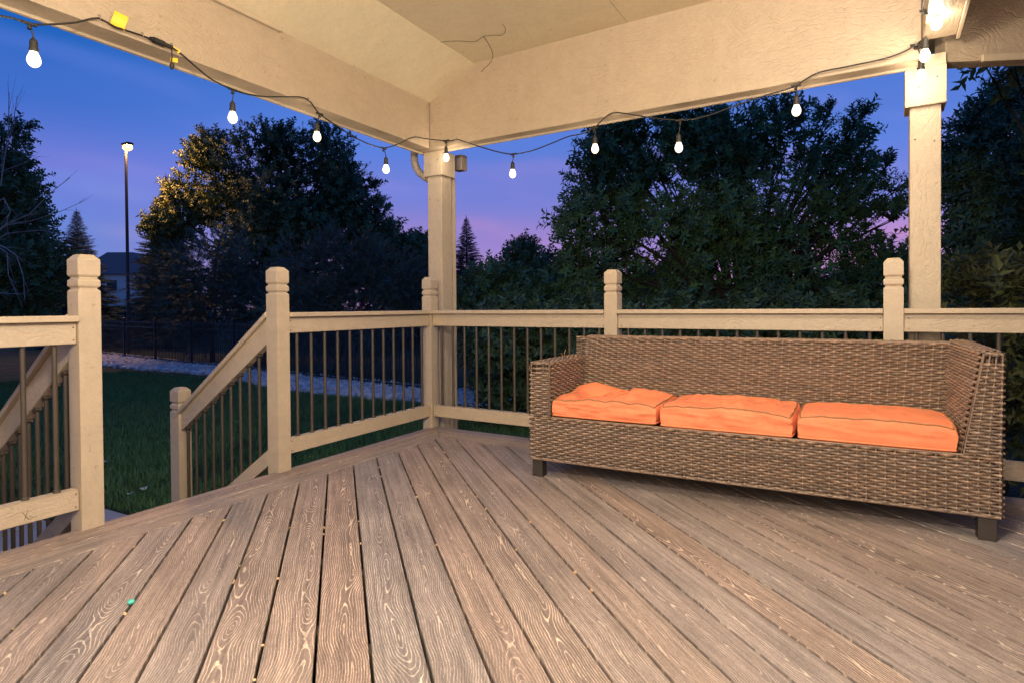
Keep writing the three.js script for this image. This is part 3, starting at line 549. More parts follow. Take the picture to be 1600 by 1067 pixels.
  weave('high_arm_top_weave', ZF - ZB, .08, (u, v) => ({ p: V(mix(3.295, 3.325, u / (ZF - ZB)) + v * .9, mix(RT + .012, RT, u / (ZF - ZB)) + .004 * Math.sin(v / .08 * 3.14), ZB + u).sub(O), n: V(0, 1, 0) }), 'woven top of the high arm', .4);
  weave('back_weave', 3.29 - XL, .395, quadS(V(XL, SY + .03, ZBf0), V(3.262, SY + .03, ZBf0), V(3.292, BT, ZBf1), V(XL - .003, BT, ZBf1), 3.29 - XL, .395), 'woven back panel');
  weave('back_top_weave', 3.30 - XL, ZBf1 - ZB, (u, v) => ({ p: V(XL + u, BT, ZBf1 - v).sub(O), n: V(0, 1, 0) }), 'woven top of the back', .35);
  weave('back_rear_weave', X1 - X0, BT - .1, (u, v) => ({ p: V(X1 - u, .1 + v, ZB).sub(O), n: V(0, 0, -1) }));
  // binding strands along the edges
  const bind = (pts, r = .006) => { const g = tube(pts.map(p => p.clone().sub(O)), r, 7, 60); g.setAttribute('color', new THREE.Float32BufferAttribute(new Array(g.attributes.position.count * 3).fill(0).map((_, i) => [.215, .145, .10][i % 3] * (.8 + .4 * vn(Math.floor(i / 24) * .7, 3))), 3)); part('binding', g, strandM, so); };
  bind([V(X0, .1, ZF + .002), V(2, .1, ZF + .002), V(X1, .1, ZF + .002)], .007);
  bind([V(X0, LT, ZF), V(XL, LT, ZF)]); bind([V(XL, LT, ZF), V(XL, LT, .30)]); bind([V(X0, LT, ZF), V(X0, LT, ZB)]);
  bind([V(XL, BT, ZBf1), V(2.3, BT + .002, ZBf1), V(3.29, BT, ZBf1)], .006); bind([V(3.29, RT + .014, .28), V(3.31, RT + .006, .55), V(3.332, RT, ZF)], .006); bind([V(3.332, RT, ZF), V(X1 + .004, RT - .004, ZF)], .006); bind([V(X1 + .004, RT, ZF), V(X1, RT + .01, ZB)], .006);
  bind([V(XL + .01, SY, ZF), V(2.3, SY, ZF + .001), V(3.262, SY, ZF)], .005);
  // rows of loops where the weave has come open below the arm tops
  const loop = (x, y, z) => { bind([V(x, y, z), V(x + .001, y - .02, z + .003), V(x, y - .045, z)], .0022); };
  // legs
  for (const [x, z] of [[X0 + .004, ZF - .062], [X1 - .072, ZF - .064], [X0 + .004, ZB + .004], [X1 - .072, ZB + .004]]) part('leg', box(x - O.x, x + .062 - O.x, 0, .104, z - O.z, z + .06 - O.z, 1, .004), new THREE.MeshStandardMaterial({ color: lin(.035, .027, .023), roughness: .5 }), so);
  // hanging ends of frayed strands
  for (const [a, b, c] of [[[884, 546], [882, 553], [886, 559]], [[877, 551], [881, 558], [885, 560]], [[826, 569], [828, 573], [826, 577]]]) bind([a, b, c].map(([x, y]) => onPlane(x, y, V(1, 0, 0), x < 840 ? X0 - .004 : XL + .004)), .0022);
}

// ------------------------------------------------------------------ cushions
{
  const weaveTex = tex(256, 256, (i, j) => { const g = 128 + 60 * Math.sin(i * Math.PI / 2) * .5 + 60 * Math.sin(j * Math.PI / 2) * .5 + (hash2(i, j) - .5) * 30; return [g, g, g]; }, false, 1 / .12, 1 / .12);
  const fab = tex(256, 256, (i, j) => { const u = i / 256, v = j / 256, m = 1 + (vn(u * 6, v * 6, 6, 6) - .5) * .08 + (vn(u * 40, v * 40, 40, 40) - .5) * .05; return [248 * m, 247 * m, 245 * m].map(x => clamp(x, 0, 255)); }, true, 1 / .5, 1 / .5);
  const mat = new THREE.MeshPhysicalMaterial({ color: lin(.84, .235, .105), map: fab, bumpMap: weaveTex, bumpScale: .0003, roughness: .75, sheen: .4, sheenColor: lin(1, .5, .3), sheenRoughness: .5 });
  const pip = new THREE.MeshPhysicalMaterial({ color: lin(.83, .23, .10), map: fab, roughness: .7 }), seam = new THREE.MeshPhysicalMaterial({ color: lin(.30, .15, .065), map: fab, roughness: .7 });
  function cushion(x0, x1, z0, z1, y0, h, sd, crumple, label, shape) {
    const O = V((x0 + x1) / 2, y0, (z0 + z1) / 2), t = thing('seat_cushion', O, label, 'cushion', 'orange seat cushions on the wicker sofa');
    const W = x1 - x0, D = z1 - z0, R = .03;
    // maps a point of the unit box (a, b, c in -1..1) to the soft cushion
    function soft(a, b, c) {
      const ex = 1 - Math.pow(Math.abs(a), 6), ez = 1 - Math.pow(Math.abs(c), 6), k = .955 + .045 * Math.sqrt(clamp(1 - b * b));
      const corner = Math.pow(Math.abs(a), 5) * Math.pow(Math.abs(c), 5);
      let x = a * W / 2 * (k - corner * .025), z = c * D / 2 * (k - corner * .03);
      const top = .5 + .5 * b; let puff = (.94 + .06 * ex * ez) * (.96 - .10 * corner) + .05 * (1 - a * a) * (1 - c * c);
      let y = b > 0 ? h * (.5 + .5 * b * (2 * puff - 1)) : h * top;
      const X = x + O.x, Zz = z + O.z;
      // folds: long ridged creases plus small puckers next to the seams
      const w1 = Math.abs(vn3(X * 7 + sd, Zz * 5 + b * .6, sd * 3.1) - .5) * 2, w2 = Math.abs(vn3(X * 16 + sd * 2, Zz * 9 + b * 1.7, sd) - .5) * 2, w3 = vn3(X * 34, Zz * 30 + b * 3, sd + 2) - .5;
      const edge = Math.max(Math.abs(a), Math.abs(c)), pk = sstep(.55, .95, edge);
      const dsp = ((w1 - .4) * .024 * crumple + (w2 - .4) * .013 * crumple) * (1 - .62 * pk) + w3 * .005;
      const fold = (vn3(X * 15 + sd * 5, b * 1.2 + Zz * 2, sd * 2) - .5) * .017 * crumple + (Math.abs(vn3(X * 8 + b * 2.2, b * 2 + Zz * 6, sd * 4) - .5) - .2) * .02 * crumple;
      const side = 1 - Math.abs(b);
      if (b > -.9) { y += dsp * top * mix(.3, 1, sstep(.1, 1, b)); z += c * (dsp * .5 + fold) * side * Math.abs(c); x += a * dsp * .5 * side * Math.abs(a); }
      const s = shape ? shape(a, b, c) : null; if (s) { x += s[0]; y += s[1] * top; z += s[2]; }
      return V(x, y, z);
    }
    const g = new THREE.BoxGeometry(2, 2, 2, 72, 14, 56), P = g.attributes.position, uv = g.attributes.uv;
    for (let i = 0; i < P.count; i++) { const p = soft(P.getX(i), P.getY(i), P.getZ(i)); uv.setXY(i, p.x + p.y * .7, p.z + p.y); P.setXYZ(i, p.x, p.y, p.z); }
    g.computeVertexNormals();
    part('cover', g, mat, t);
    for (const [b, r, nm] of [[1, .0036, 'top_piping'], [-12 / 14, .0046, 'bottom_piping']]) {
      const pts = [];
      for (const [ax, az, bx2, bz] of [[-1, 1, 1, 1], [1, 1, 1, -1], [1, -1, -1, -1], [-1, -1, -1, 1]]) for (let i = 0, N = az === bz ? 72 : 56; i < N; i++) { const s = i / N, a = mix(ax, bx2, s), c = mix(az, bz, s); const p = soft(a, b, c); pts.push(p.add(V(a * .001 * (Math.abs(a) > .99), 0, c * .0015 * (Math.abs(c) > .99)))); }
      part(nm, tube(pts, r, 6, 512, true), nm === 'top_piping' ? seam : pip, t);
    }
    return t;
  }
  const F = .846, Bz = .372, Y = .343;
  // left one slumped: its rear left is bunched up, the middle hollow
  cushion(1.432, 2.022, Bz, F, Y, .112, 3.3, 1.7, 'rumpled orange seat cushion at the left, its rear corner bunched against the low arm', (a, b, c) => [0, .05 * Math.exp(-((a + .7) ** 2) * 7 - ((c + .75) ** 2) * 5) - .046 * Math.exp(-((a + .35) ** 2) * 10 - ((c - .1) ** 2) * 4) + .012 * Math.exp(-((a - .5) ** 2) * 5 - ((c + .5) ** 2) * 4), 0]);
  cushion(2.026, 2.648, Bz, F, Y - .004, .116, 8.1, 1.45, 'creased orange seat cushion in the middle of the three', (a, b, c) => [0, .010 * (1 - a * a) - .018 * Math.exp(-((a - .45) ** 2) * 12 - ((c + .2) ** 2) * 3), 0]);
  cushion(2.652, 3.254, Bz, F, Y - .004, .118, 14.7, .85, 'smooth plump orange seat cushion at the right against the high arm', (a, b, c) => [0, .006 * (1 - a * a), 0]);
}

// ------------------------------------------------------------------ plants
function leafGeo(n, len, leafL, leafW, spread, seed0, droop = .2) {
  const r = rng(seed0), pos = [], idx = [];
  for (let k = 0; k < n; k++) {
    const t = .15 + .85 * k / (n - 1), base = V((r() - .5) * .01, t * len, (r() - .5) * .01), az = k * 2.4 + r() * .7, out = V(Math.cos(az), 0, Math.sin(az)), d = out.clone().multiplyScalar(spread).add(V(0, 1 - spread * .4 - droop * r(), 0)).normalize(), s = d.clone().cross(V(0, 1, 0)).normalize(), nn = s.clone().cross(d).normalize();
    const L = leafL * (.75 + r() * .5), w = leafW * (.8 + r() * .4), b = pos.length / 3, fold = .25, bend = -.12 * L;
    const P = [base, base.clone().addScaledVector(d, L * .42).addScaledVector(nn, 0), base.clone().addScaledVector(d, L * .38).addScaledVector(s, w / 2).addScaledVector(nn, w * fold), base.clone().addScaledVector(d, L * .38).addScaledVector(s, -w / 2).addScaledVector(nn, w * fold), base.clone().addScaledVector(d, L).addScaledVector(nn, bend)];
    for (const p of P) pos.push(p.x, p.y, p.z); idx.push(b, b + 1, b + 2, b, b + 3, b + 1, b + 2, b + 1, b + 4, b + 1, b + 3, b + 4);
  }
  // twig
  const b = pos.length / 3, w = len * .012; pos.push(-w, 0, 0, w, 0, 0, 0, len, 0); idx.push(b, b + 1, b + 2);
  const g = new THREE.BufferGeometry(); g.setAttribute('position', new THREE.Float32BufferAttribute(pos, 3)); g.setIndex(idx); const h = g.toNonIndexed(); h.computeVertexNormals(); return h;
}
function needleGeo(len, seed0) {
  const r = rng(seed0), pos = [];
  const stick = (x, y, z, L, dx, dy, dz, w) => { const d = V(dx, dy, dz).normalize(), s = d.clone().cross(V(.3, .2, 1)).normalize().multiplyScalar(w), a = V(x, y, z), e = a.clone().addScaledVector(d, L); pos.push(a.x - s.x, a.y - s.y, a.z - s.z, a.x + s.x, a.y + s.y, a.z + s.z, e.x, e.y, e.z); };
  stick(0, 0, 0, len, 0, 1, 0, len * .02);
  for (let k = 0; k < 26; k++) { const t = k / 26, sd = k % 2 ? 1 : -1; stick(0, t * len, 0, len * .42 * (1 - t * .5), sd * (1 + r() * .3), .9 + r() * .4, (r() - .5) * 1.3, len * .022); }
  const g = new THREE.BufferGeometry(); g.setAttribute('position', new THREE.Float32BufferAttribute(pos, 3)); g.computeVertexNormals(); return g;
}
const sprigs = { ash: leafGeo(11, .26, .105, .040, .75, 21), small: leafGeo(12, .30, .10, .055, .8, 22), round: leafGeo(12, .22, .075, .05, .8, 23), long: leafGeo(9, .20, .085, .024, .7, 24), far: leafGeo(12, .42, .15, .09, .85, 25), needle: needleGeo(.34, 26), needleSmall: needleGeo(.22, 27) };
const leafM = new THREE.MeshPhysicalMaterial({ color: 0xffffff, roughness: .65, transmission: .25, thickness: 0, side: THREE.DoubleSide });
const needleM = new THREE.MeshStandardMaterial({ color: 0xffffff, roughness: .75, side: THREE.DoubleSide });
// lobes: [px, py, r(px), depth]
function crownTree(name, base, lobes, o) {
  const t = thing(name, base, o.label, o.category ?? 'tree', o.group), r = rng(o.seed), B = base;
  const geo = sprigs[o.sprig], list = [], q = new THREE.Quaternion(), up1 = V(0, 1, 0);
  const Ls = lobes.map(([px, py, rr, d]) => ({ c: at(px, py, d ?? o.depth), r: rr * (d ?? o.depth) / FPX }));
  const shoots = []; let tot = 0; for (const l of Ls) tot += l.r * l.r; 
  for (const l of Ls) {
    const n = Math.ceil(o.count * l.r * l.r / tot);
    for (let i = 0; i < n; i++) {
      const th = r() * 6.283, cz = r() * 2 - 1, sq = Math.sqrt(1 - cz * cz), dir = V(sq * Math.cos(th), cz, sq * Math.sin(th)), rad1 = Math.pow(r(), .42) * (1 + .22 * (fbm3(dir.x * 2.2 + l.c.x, dir.y * 2.2 + l.c.y, dir.z * 2.2 + l.c.z) - .5) * 2);
      const p = l.c.clone().addScaledVector(dir, l.r * rad1); p.y = mix(p.y, l.c.y + dir.y * l.r * rad1 * (o.flat ?? 1), 1);
      if (p.y < GY + .05) continue;
      const g1 = fbm3(p.x * (o.clump ?? 1.6) + 11, p.y * (o.clump ?? 1.6), p.z * (o.clump ?? 1.6) + 5); if (g1 < (o.gap ?? .40) && r() < .88) continue;
      const d = dir.clone().multiplyScalar(.9).add(V((r() - .5) * 1.2, (r() - .35) * (o.lift ?? 1.0), (r() - .5) * 1.2)).normalize();
      list.push([p, d, (.55 + r() * .75) * (o.scale ?? 1), r()]);
    }
    // leading shoots that break the outline
    for (let k = 0; k < (o.shoots ?? 7); k++) {
      const a = r() * 6.283, e = V(Math.cos(a) * (.5 + r() * .5), .25 + r() * 1.1, Math.sin(a) * (.5 + r() * .5)).normalize(), L = l.r * (1.05 + r() * .5), ns = Math.max(4, Math.round(L / (.11 * (o.scale ?? 1) * (o.sprig === 'far' ? 1.7 : 1)) * .6));
      for (let i = 0; i < ns; i++) { const t1 = .45 + .55 * i / (ns - 1), p = l.c.clone().addScaledVector(e, L * t1).add(V((r() - .5) * .14, (r() - .5) * .1, (r() - .5) * .14).multiplyScalar(1.3 - t1)); if (p.y > GY + .05) list.push([p, e.clone().add(V((r() - .5) * 1.4, (r() - .3) * .9, (r() - .5) * 1.4)).normalize(), (.45 + r() * .5) * (o.scale ?? 1) * (1.25 - .5 * t1), r()]); }
      shoots.push([l.c, l.c.clone().addScaledVector(e, L)]);
    }
  }
  const im = new THREE.InstancedMesh(geo, o.needle ? needleM : leafM, list.length), m = new THREE.Matrix4(), c = new THREE.Color(), s = V(1, 1, 1);
  list.forEach(([p, d, sc, k], i) => { q.setFromUnitVectors(up1, d); m.compose(p.clone().sub(B), q.multiply(new THREE.Quaternion().setFromAxisAngle(up1, k * 6.28)), s.set(sc, sc, sc)); im.setMatrixAt(i, m); const a = o.col[0], b = o.col[1], y = clamp(k * .7 + .6 * (vn3(p.x * .9, p.y * .9, p.z * .9) - .3)), v = .75 + .5 * ((k * 7.31) % 1); im.setColorAt(i, c.setRGB(mix(a[0], b[0], y) * v, mix(a[1], b[1], y) * v, mix(a[2], b[2], y) * v)); });
  im.name = 'crown'; im.userData.kind = 'stuff'; shade(im); t.add(im);
  // trunk and limbs
  const gs = [], R = o.trunk ?? .12, mean = V(0, 0, 0); Ls.forEach(l => mean.add(l.c)); mean.divideScalar(Ls.length);
  const fork = V(mix(B.x, mean.x, .35), mix(B.y, mean.y, .38), mix(B.z, mean.z, .35)).sub(B), z = V(0, 0, 0);
  gs.push(limb(V(0, -.05, 0), fork.clone().multiplyScalar(.5).add(V(.05, 0, .03)), R, R * .8, 8), limb(fork.clone().multiplyScalar(.5).add(V(.05, 0, .03)), fork, R * .8, R * .62, 8));
  for (const l of Ls) { const e = l.c.clone().sub(B), mid = fork.clone().lerp(e, .55).add(V((r() - .5) * .3, .25 * r(), (r() - .5) * .3)); gs.push(limb(fork, mid, R * .36, R * .2, 5), limb(mid, e, R * .2, R * .05, 5)); for (let k = 0; k < 4; k++) { const th = r() * 6.28, e2 = e.clone().add(V(Math.cos(th) * l.r * .8, (r() - .2) * l.r * .8, Math.sin(th) * l.r * .8)); gs.push(limb(mid.clone().lerp(e, r()), e2, R * .07, R * .02, 4)); } }
  for (const [a, b] of shoots) gs.push(limb(a.clone().sub(B), b.clone().sub(B), R * .06 + .004, .003, 4));
  part('trunk', mergeGeometries(gs), o.bark ?? M.bark, t);
  return t;
}
function conifer(name, base, H, Rb, o) {
  const t = thing(name, base, o.label, 'tree', o.group), r = rng(o.seed), list = [], gs = [limb(V(0, -.05, 0), V(0, H, 0), H * .022, .004, 7)], geo = sprigs[o.sprig ?? 'needle'];
  let y = H * .06;
  for (let i = 0; i < 4; i++) list.push([V(0, H * (.955 + i * .012), 0), V((r() - .5) * .5, 1, (r() - .5) * .5).normalize(), .35 * (o.scale ?? 1)]);
  while (y < H * .985) {
    const f = 1 - y / H, L = Rb * Math.pow(f, 1.0) * (.8 + r() * .28) + .015, nb = Math.round(7 + 9 * f);
    for (let k = 0; k < nb; k++) {
      const a = k / nb * 6.283 + r() * .7, l = L * (.75 + r() * .4), dr = -.10 - .16 * f + .35 * (1 - f), d = V(Math.cos(a), dr + (r() - .5) * .15, Math.sin(a)).normalize(), o0 = V(0, y, 0), tip = o0.clone().addScaledVector(d, l); tip.y += l * .06;
      gs.push(limb(o0, tip, .006 + l * .012, .003, 4));
      const ns = Math.max(3, Math.round(l / .10)); for (let i = 0; i < ns; i++) { const s = (.2 + .8 * (i + r()) / ns); const p = o0.clone().lerp(tip, s); for (const sd of [-1, 1]) { const e = d.clone().applyAxisAngle(V(0, 1, 0), sd * (.5 + r() * .6)).add(V(0, -.15 + r() * .3, 0)).normalize(); list.push([p, e, (.45 + r() * .35) * (o.scale ?? 1) * (1.1 - s * .35) * (.28 + .72 * Math.min(1, f * 2.0))]); } }
      list.push([tip, d, .5 * (o.scale ?? 1) * (.25 + .75 * Math.min(1, f * 2.0))]);
    }
    y += (.045 + .045 * f) * Math.sqrt(H / 4);
  }
  const im = new THREE.InstancedMesh(geo, needleM, list.length), m = new THREE.Matrix4(), q = new THREE.Quaternion(), c = new THREE.Color(), s1 = V(1, 1, 1), u1 = V(0, 1, 0);
  list.forEach(([p, d, s], i) => { q.setFromUnitVectors(u1, d); m.compose(p, q, s1.set(s, s, s)); im.setMatrixAt(i, m); const b = .7 + r() * .6; im.setColorAt(i, c.setRGB(o.col[0] * b, o.col[1] * b, o.col[2] * b)); });
  im.name = 'needles'; im.userData.kind = 'stuff'; shade(im); t.add(im); part('trunk', mergeGeometries(gs), M.bark, t); return t;
}
const foot = (px, depth) => at(px, 500, depth).setY(GY);
const GREEN = [[.036, .10, .036], [.10, .19, .05]], DARK = [[.03, .08, .036], [.075, .135, .05]], BLUEG = [.065, .10, .095];

// the large tree behind the sofa
crownTree('broadleaf_tree', foot(1140, 9.2), [[960, 232, 40], [925, 285, 36], [1010, 228, 48], [893, 352, 20], [945, 345, 55], [1040, 285, 62], [1098, 225, 42], [1060, 195, 26], [1150, 205, 36], [1165, 275, 55], [1215, 205, 40], [1290, 185, 14], [1282, 215, 20], [1275, 250, 26], [1258, 290, 42], [1346, 185, 8], [1338, 205, 10], [1333, 228, 13], [1318, 262, 20], [1352, 275, 16], [1385, 262, 9], [1392, 300, 18], [1395, 345, 28], [1308, 330, 46], [1230, 360, 60], [1130, 360, 72], [1040, 385, 72], [950, 425, 58], [1100, 450, 80], [1250, 450, 85], [1380, 430, 55], [905, 425, 26]],
  { label: 'large dense broadleaf tree filling the view behind the sofa', group: 'trees around the lawn', depth: 9.2, count: 12000, seed: 71, sprig: 'ash', col: GREEN, gap: .52, trunk: .16, clump: 1.9 });
// the tree at the right edge
crownTree('broadleaf_tree', foot(1640, 7.6), [[1590, 155, 30], [1555, 190, 26], [1515, 210, 20], [1498, 250, 16], [1530, 255, 30], [1590, 240, 50], [1510, 310, 40], [1560, 320, 60], [1530, 400, 60], [1620, 330, 80], [1600, 420, 70], [1500, 440, 40], [1680, 250, 90], [1690, 400, 90]],
  { label: 'dark broadleaf tree at the right edge beyond the right roof post', group: 'trees around the lawn', depth: 7.6, count: 5600, seed: 72, sprig: 'ash', col: DARK, gap: .47, trunk: .13 });
crownTree('broadleaf_tree', foot(1640, 5.4).add(V(.6, 0, 0)), [[1570, 94, 12, 4.6], [1600, 88, 14, 4.6], [1535, 93, 6, 4.6], [1660, 70, 60, 5], [1760, 140, 120, 5.4]], { label: 'leafy branch reaching in below the eave at the top right corner', category: 'tree', group: 'trees around the lawn', depth: 5, count: 500, seed: 73, sprig: 'ash', col: DARK, gap: .3, trunk: .07 });
// shrubs just outside the back railing
crownTree('leafy_shrub', foot(1560, 4.75), [[1500, 462, 15, 4.6], [1530, 450, 14, 4.7], [1575, 440, 18, 4.6], [1600, 470, 20, 4.5], [1560, 475, 14, 4.5], [1540, 560, 36, 4.9], [1590, 560, 40, 4.8], [1600, 640, 50, 4.8], [1560, 690, 40, 4.9], [1640, 560, 80, 4.8]], { label: 'leafy shrub beside the railing at the right edge, its leaves lit by the porch', category: 'shrub', group: 'shrubs behind the back railing', depth: 4.7, count: 330, seed: 74, sprig: 'ash', col: [[.07, .095, .025], [.15, .15, .04]], gap: .42, trunk: .025, scale: 1 });
[[800, 560, 66, 8.4], [930, 560, 70, 8.0], [1060, 560, 72, 7.8], [1190, 560, 74, 7.4], [1320, 560, 76, 7.0], [1450, 560, 78, 6.6]].forEach(([px, py, rr, d], i) =>
  crownTree('leafy_shrub', foot(px, d), [[px, py, rr, d], [px - 40, py - 30, rr * .6, d], [px + 42, py - 24, rr * .6, d + .3], [px + 10, py - 60, rr * .5, d + .2], [px, py + 50, rr * .8, d]], { label: ['first', 'second', 'third', 'fourth', 'fifth', 'sixth'][i] + ' dark shrub from the corner post along the back railing', category: 'shrub', group: 'shrubs behind the back railing', depth: d, count: 1100, seed: 80 + i, sprig: 'round', col: DARK, gap: .36, trunk: .04 }));
// lower growth between the corner post and the large tree
crownTree('broadleaf_tree', foot(835, 15), [[820, 402, 20], [800, 420, 18], [845, 425, 22], [830, 450, 34], [800, 455, 30], [866, 455, 30], [884, 424, 14], [812, 388, 8]], { label: 'small dark tree against the rosy sky right of the corner post', group: 'trees around the lawn', depth: 15, count: 2000, seed: 91, sprig: 'small', col: DARK, gap: .4, trunk: .1 });
crownTree('leafy_shrub', foot(790, 11), [[760, 455, 34], [800, 465, 34], [850, 470, 36], [895, 470, 34], [740, 490, 40], [830, 500, 50], [780, 520, 60], [880, 520, 50]], { label: 'broad green shrub just right of the corner post above the railing', category: 'shrub', group: 'shrubs behind the back railing', depth: 11, count: 2600, seed: 92, sprig: 'small', col: GREEN, gap: .38, trunk: .06 });
conifer('conifer', foot(730, 22), 4.9, 1.5, { label: 'narrow dark conifer just right of the corner roof post', group: 'conifers', seed: 93, col: [.08, .085, .10], scale: 1.0 });
conifer('conifer', foot(770, 26), 3.6, 1.2, { label: 'low dark conifer beyond the narrow one right of the corner post', group: 'conifers', seed: 94, col: [.05, .065, .06], scale: 1.1 });
// the left mass of trees
crownTree('broadleaf_tree', foot(455, 23.8), [[412, 222, 26], [385, 245, 36], [335, 235, 22], [310, 245, 18], [440, 245, 42], [515, 215, 20], [520, 250, 36], [548, 285, 34], [350, 300, 50], [300, 330, 36], [440, 320, 70], [540, 330, 46], [590, 330, 14], [575, 360, 30], [258, 352, 24], [245, 362, 14], [280, 345, 26], [290, 300, 22], [400, 380, 70], [500, 390, 70]],
  { label: 'large dark broadleaf tree left of the corner post, left side lit orange', group: 'trees around the lawn', depth: 23.8, count: 9500, seed: 95, sprig: 'far', col: [[.04, .085, .03], [.11, .14, .045]], gap: .46, trunk: .22, clump: 1.0 });
crownTree('juniper', foot(330, 19), [[300, 430, 60], [350, 420, 60], [250, 450, 40], [400, 430, 60], [330, 480, 80], [420, 490, 80], [270, 500, 50]], { label: 'wide dark juniper behind the fence left of the stair post', category: 'shrub', group: 'junipers behind the fence', depth: 18.6, count: 5600, seed: 96, sprig: 'needle', needle: true, col: [[.035, .065, .055], [.065, .10, .075]], gap: .47, trunk: .08, scale: .75 });
crownTree('juniper', foot(520, 15.5), [[480, 420, 55], [530, 410, 60], [580, 420, 50], [620, 440, 50], [650, 450, 40], [480, 490, 70], [560, 490, 80], [640, 500, 60]], { label: 'wide dark juniper behind the fence between the stair post and the corner', category: 'shrub', group: 'junipers behind the fence', depth: 15.3, count: 5800, seed: 97, sprig: 'needle', needle: true, col: [[.035, .065, .055], [.065, .10, .08]], gap: .47, trunk: .08, scale: .75 });
crownTree('broadleaf_tree', foot(640, 24), [[612, 372, 16], [600, 395, 24], [640, 400, 30], [625, 430, 36], [665, 425, 30], [655, 385, 14]], { label: 'small tree in the gap just left of the corner post', group: 'trees around the lawn', depth: 24, count: 1500, seed: 98, sprig: 'far', col: DARK, gap: .4, trunk: .14 });
conifer('conifer', foot(664, 26), 4.6, 1.4, { label: 'dark conifer half hidden behind the corner roof post', group: 'conifers', seed: 99, col: [.05, .07, .065], scale: 1.2 });
conifer('blue_spruce', foot(262, 27), 7.6, 2.0, { label: 'tall blue spruce right of the street lamp', group: 'blue spruces', seed: 100, col: BLUEG, scale: 1.5 });
conifer('blue_spruce', foot(122, 27), 6.1, 2.1, { label: 'smaller blue spruce left of the far house', group: 'blue spruces', seed: 101, col: BLUEG, scale: 1.4 });
crownTree('broadleaf_tree', foot(-20, 13), [[5, 230, 28], [28, 205, 10], [20, 270, 30], [40, 300, 18], [0, 330, 50], [50, 350, 22], [40, 400, 40], [75, 400, 22], [10, 430, 60], [70, 440, 34], [-60, 300, 90], [-50, 420, 90], [30, 480, 40]], { label: 'dark tree at the left edge of the photo', group: 'trees around the lawn', depth: 13, count: 4200, seed: 102, sprig: 'small', col: DARK, gap: .4, trunk: .14 });
// bare branches of a dead tree at the left edge
{
  const t = thing('dead_tree', foot(-35, 11), 'dead tree with bare pale twigs at the left edge', 'tree', 'trees around the lawn'), B = t.position, r = rng(103), gs = [], D = 11;
  const Q = (x, y, d = 0) => at(x, y, D + d).sub(B); gs.push(limb(V(0, -.05, 0), Q(-30, 300), .07, .03, 7));
  const br = (pts, w) => { for (let i = 0; i + 1 < pts.length; i++) gs.push(limb(pts[i], pts[i + 1], w * (1 - i / pts.length), w * (1 - (i + 1) / pts.length) + .0015, 5)); for (let k = 0; k < 9; k++) { const i = Math.floor(r() * (pts.length - 1)), a = pts[i].clone().lerp(pts[i + 1], r()), e = a.clone().add(pts[i + 1].clone().sub(pts[i]).multiplyScalar(.5 + r() * .5)).add(V((r() - .5) * .25, (r() - .5) * .3, (r() - .5) * .25)); gs.push(limb(a, e, w * .3, .0012, 4)); } };
  br([Q(-30, 380), Q(10, 350), Q(45, 335), Q(80, 300), Q(108, 278)], .016); br([Q(-30, 380), Q(10, 352), Q(50, 345), Q(95, 330), Q(122, 318)], .013); br([Q(-30, 390), Q(10, 365), Q(60, 360), Q(98, 366)], .012);
  br([Q(-30, 370), Q(8, 388), Q(25, 400), Q(35, 430), Q(38, 470)], .016); br([Q(-30, 370), Q(10, 395), Q(12, 430), Q(25, 460)], .013); br([Q(-30, 330), Q(5, 310), Q(15, 330), Q(8, 350)], .014); br([Q(-30, 470), Q(0, 458), Q(30, 460), Q(42, 455)], .01); br([Q(0, 290), Q(12, 205), Q(13, 145)], .010); br([Q(5, 250), Q(20, 190), Q(26, 150)], .008); br([Q(-5, 270), Q(30, 258), Q(62, 244)], .007);
  part('trunk', mergeGeometries(gs), M.barkPale, t);
}
// far wood closing the view
{
  const N = 5200, im = new THREE.InstancedMesh(sprigs.far, needleM, N), m = new THREE.Matrix4(), q = new THREE.Quaternion(), c = new THREE.Color(), r = rng(111);
  for (let i = 0; i < N; i++) { const px = -150 + r() * 2000, d = 48 + r() * 18, hgt = 1.6 + 2.6 * vn(px * .02, 3) + 1.6 * vn(px * .07, 8), p = at(px, 490, d); if (px > 120 && px < 300) { p.y = GY + r() * .5; } else p.y = GY + Math.pow(r(), .7) * hgt; q.setFromUnitVectors(V(0, 1, 0), V(r() - .5, r() * .8, r() - .5).normalize()); const s = 2.2 + r() * 1.6; m.compose(p, q, V(s, s, s)); im.setMatrixAt(i, m); const b = .6 + r() * .7; im.setColorAt(i, c.setRGB(.022 * b, .036 * b, .022 * b)); }
  im.name = 'distant_wood'; im.userData.kind = 'stuff'; im.userData.label = 'low dark line of distant trees and hedges'; im.userData.category = 'wood'; shade(im); scene.add(im);
}

// ------------------------------------------------------------------ metal fence
{
  const xa = -26, xb = -4.35, za = fenceZ(xa), zb = fenceZ(xb), L = Math.hypot(xb - xa, zb - za), t = thing('metal_fence', V(xb, GY, zb), 'black metal picket fence behind the gravel bed', 'fence');
  t.rotation.y = Math.atan2(zb - za, -(xb - xa)) + 0; // local +x runs from the near end to the far end
  t.rotation.y = -Math.atan2(za - zb, xa - xb);
  for (const y of [.10, 1.06, 1.22]) part('fence_rail', box(0, L, y, y + .03, -.012, .012, 0, .003), M.fence, t);
  const pk = new THREE.BoxGeometry(.016, 1.25, .016).translate(0, .665, 0), post = mergeGeometries([new THREE.BoxGeometry(.055, 1.36, .055).translate(0, .68, 0), new THREE.ConeGeometry(.045, .035, 4, 1).rotateY(Math.PI / 4).translate(0, 1.378, 0)]);
  for (let k = 1; k * .1 < L; k++) if (k % 24) part('picket', pk, M.fence, t, V(k * .1, 0, 0));
  for (let k = 0; k * 2.4 < L; k++) part('fence_post', post, M.fence, t, V(k * 2.4, 0, 0));
}
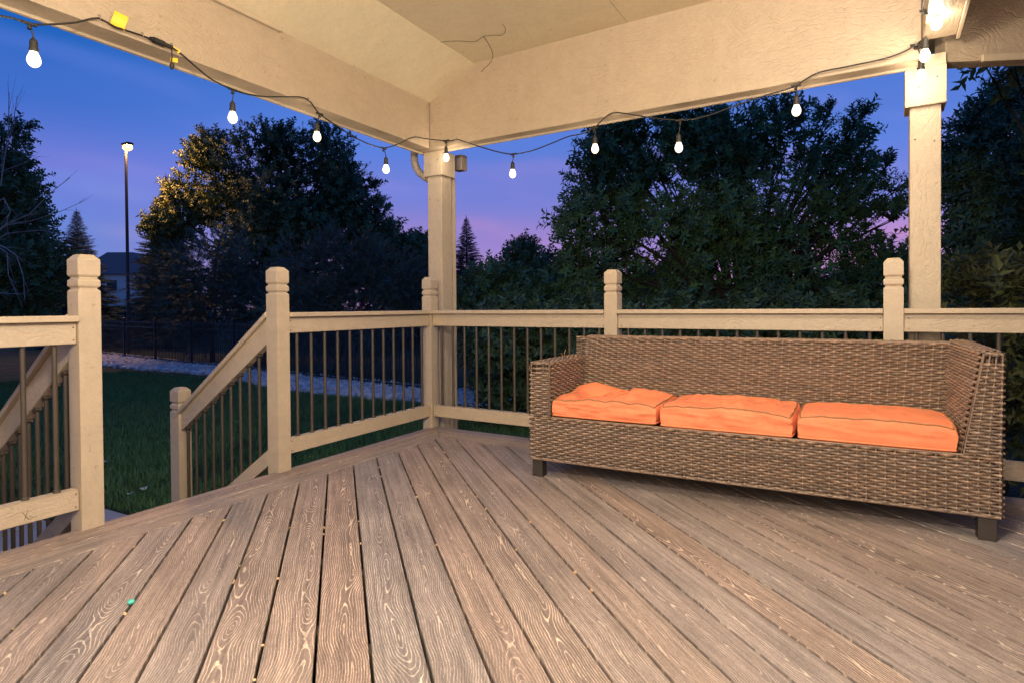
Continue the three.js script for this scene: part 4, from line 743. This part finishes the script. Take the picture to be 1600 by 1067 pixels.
// ------------------------------------------------------------------ street lamp, garden stake and far house
{
  const p = foot(200, 23), t = thing('street_lamp', p, 'tall dark street lamp with an orange light beyond the fence', 'street lamp');
  const top = at(200, 228, 23).y - GY, lp = at(204, 235, 23).sub(p);
  part('pole', new THREE.CylinderGeometry(.045, .065, top, 12).translate(0, top / 2, 0), M.fence, t);
  part('lamp_head', new RoundedBoxGeometry(.46, .11, .24, 2, .04).translate(.10, top + .02, 0), M.fence, t);
  part('lamp_glass', new THREE.SphereGeometry(.17, 20, 14).scale(1.3, .7, .9), new THREE.MeshStandardMaterial({ color: 0xffffff, emissive: lin(1, .55, .16), emissiveIntensity: 2.6, roughness: .4 }), t, V(.12, top - .11, 0));
  const l = new THREE.PointLight(lin(1, .47, .10), 105, 0, 2); l.position.set(p.x + .12, GY + top - .11, p.z); l.castShadow = true; l.shadow.radius = 6; scene.add(l);
}
{
  const p = foot(79, 16), t = thing('garden_stake', p, 'thin pale marker stake on the lawn at the far left', 'stake'); part('stake', box(-.015, .015, 0, 1.45, -.01, .01, 1), M.barkPale, t);
}
{
  const p = foot(196, 62), t = thing('house', p, 'two-storey pale house far off behind the street lamp', 'house'); t.rotation.y = rad(33);
  const wall = new THREE.MeshStandardMaterial({ color: lin(.72, .70, .64), roughness: .9 }), roof = new THREE.MeshStandardMaterial({ color: lin(.20, .20, .22), roughness: .95 }), stone = new THREE.MeshStandardMaterial({ color: lin(.32, .31, .30), roughness: .95 }), glass = new THREE.MeshStandardMaterial({ color: lin(.02, .025, .03), roughness: .1 });
  const s = 1.0; part('wall', box(-2.6, 4.6, 2.0, 5.1, -3, 3, 0, .01), wall, t); part('lower_wall', box(-2.4, 4.6, 0, 1.98, -3, 2.6, 0, .01), stone, t); part('belt_trim', box(-2.65, 4.65, 1.94, 2.06, 2.9, 3.1, 0), wall, t);
  const rg = prism([[-3.1, 5.1], [5.2, 5.1], [2.6, 7.2], [.2, 7.2]], 6.8, .02); rg.translate(0, 0, -3.4); part('roof', rg, roof, t);
  for (const [x, y] of [[.4, 3.4], [3.2, 3.4]]) { const w = part('window', box(x - .55, x + .55, y, y + 1.2, 3.0, 3.05, 0), wall, t); part('pane', box(x - .46, x + .46, y + .08, y + 1.12, 3.055, 3.07, 0), glass, w); }
  for (const [x, y] of [[-.2, .5], [2.6, .5]]) { const w = part('window', box(x - .7, x + .7, y, y + 1.15, 2.6, 2.66, 0), wall, t); for (const k of [-.34, .34]) part('pane', box(x + k - .28, x + k + .28, y + .1, y + 1.05, 2.665, 2.68, 0), glass, w); }
}

renderer.render(scene, camera);
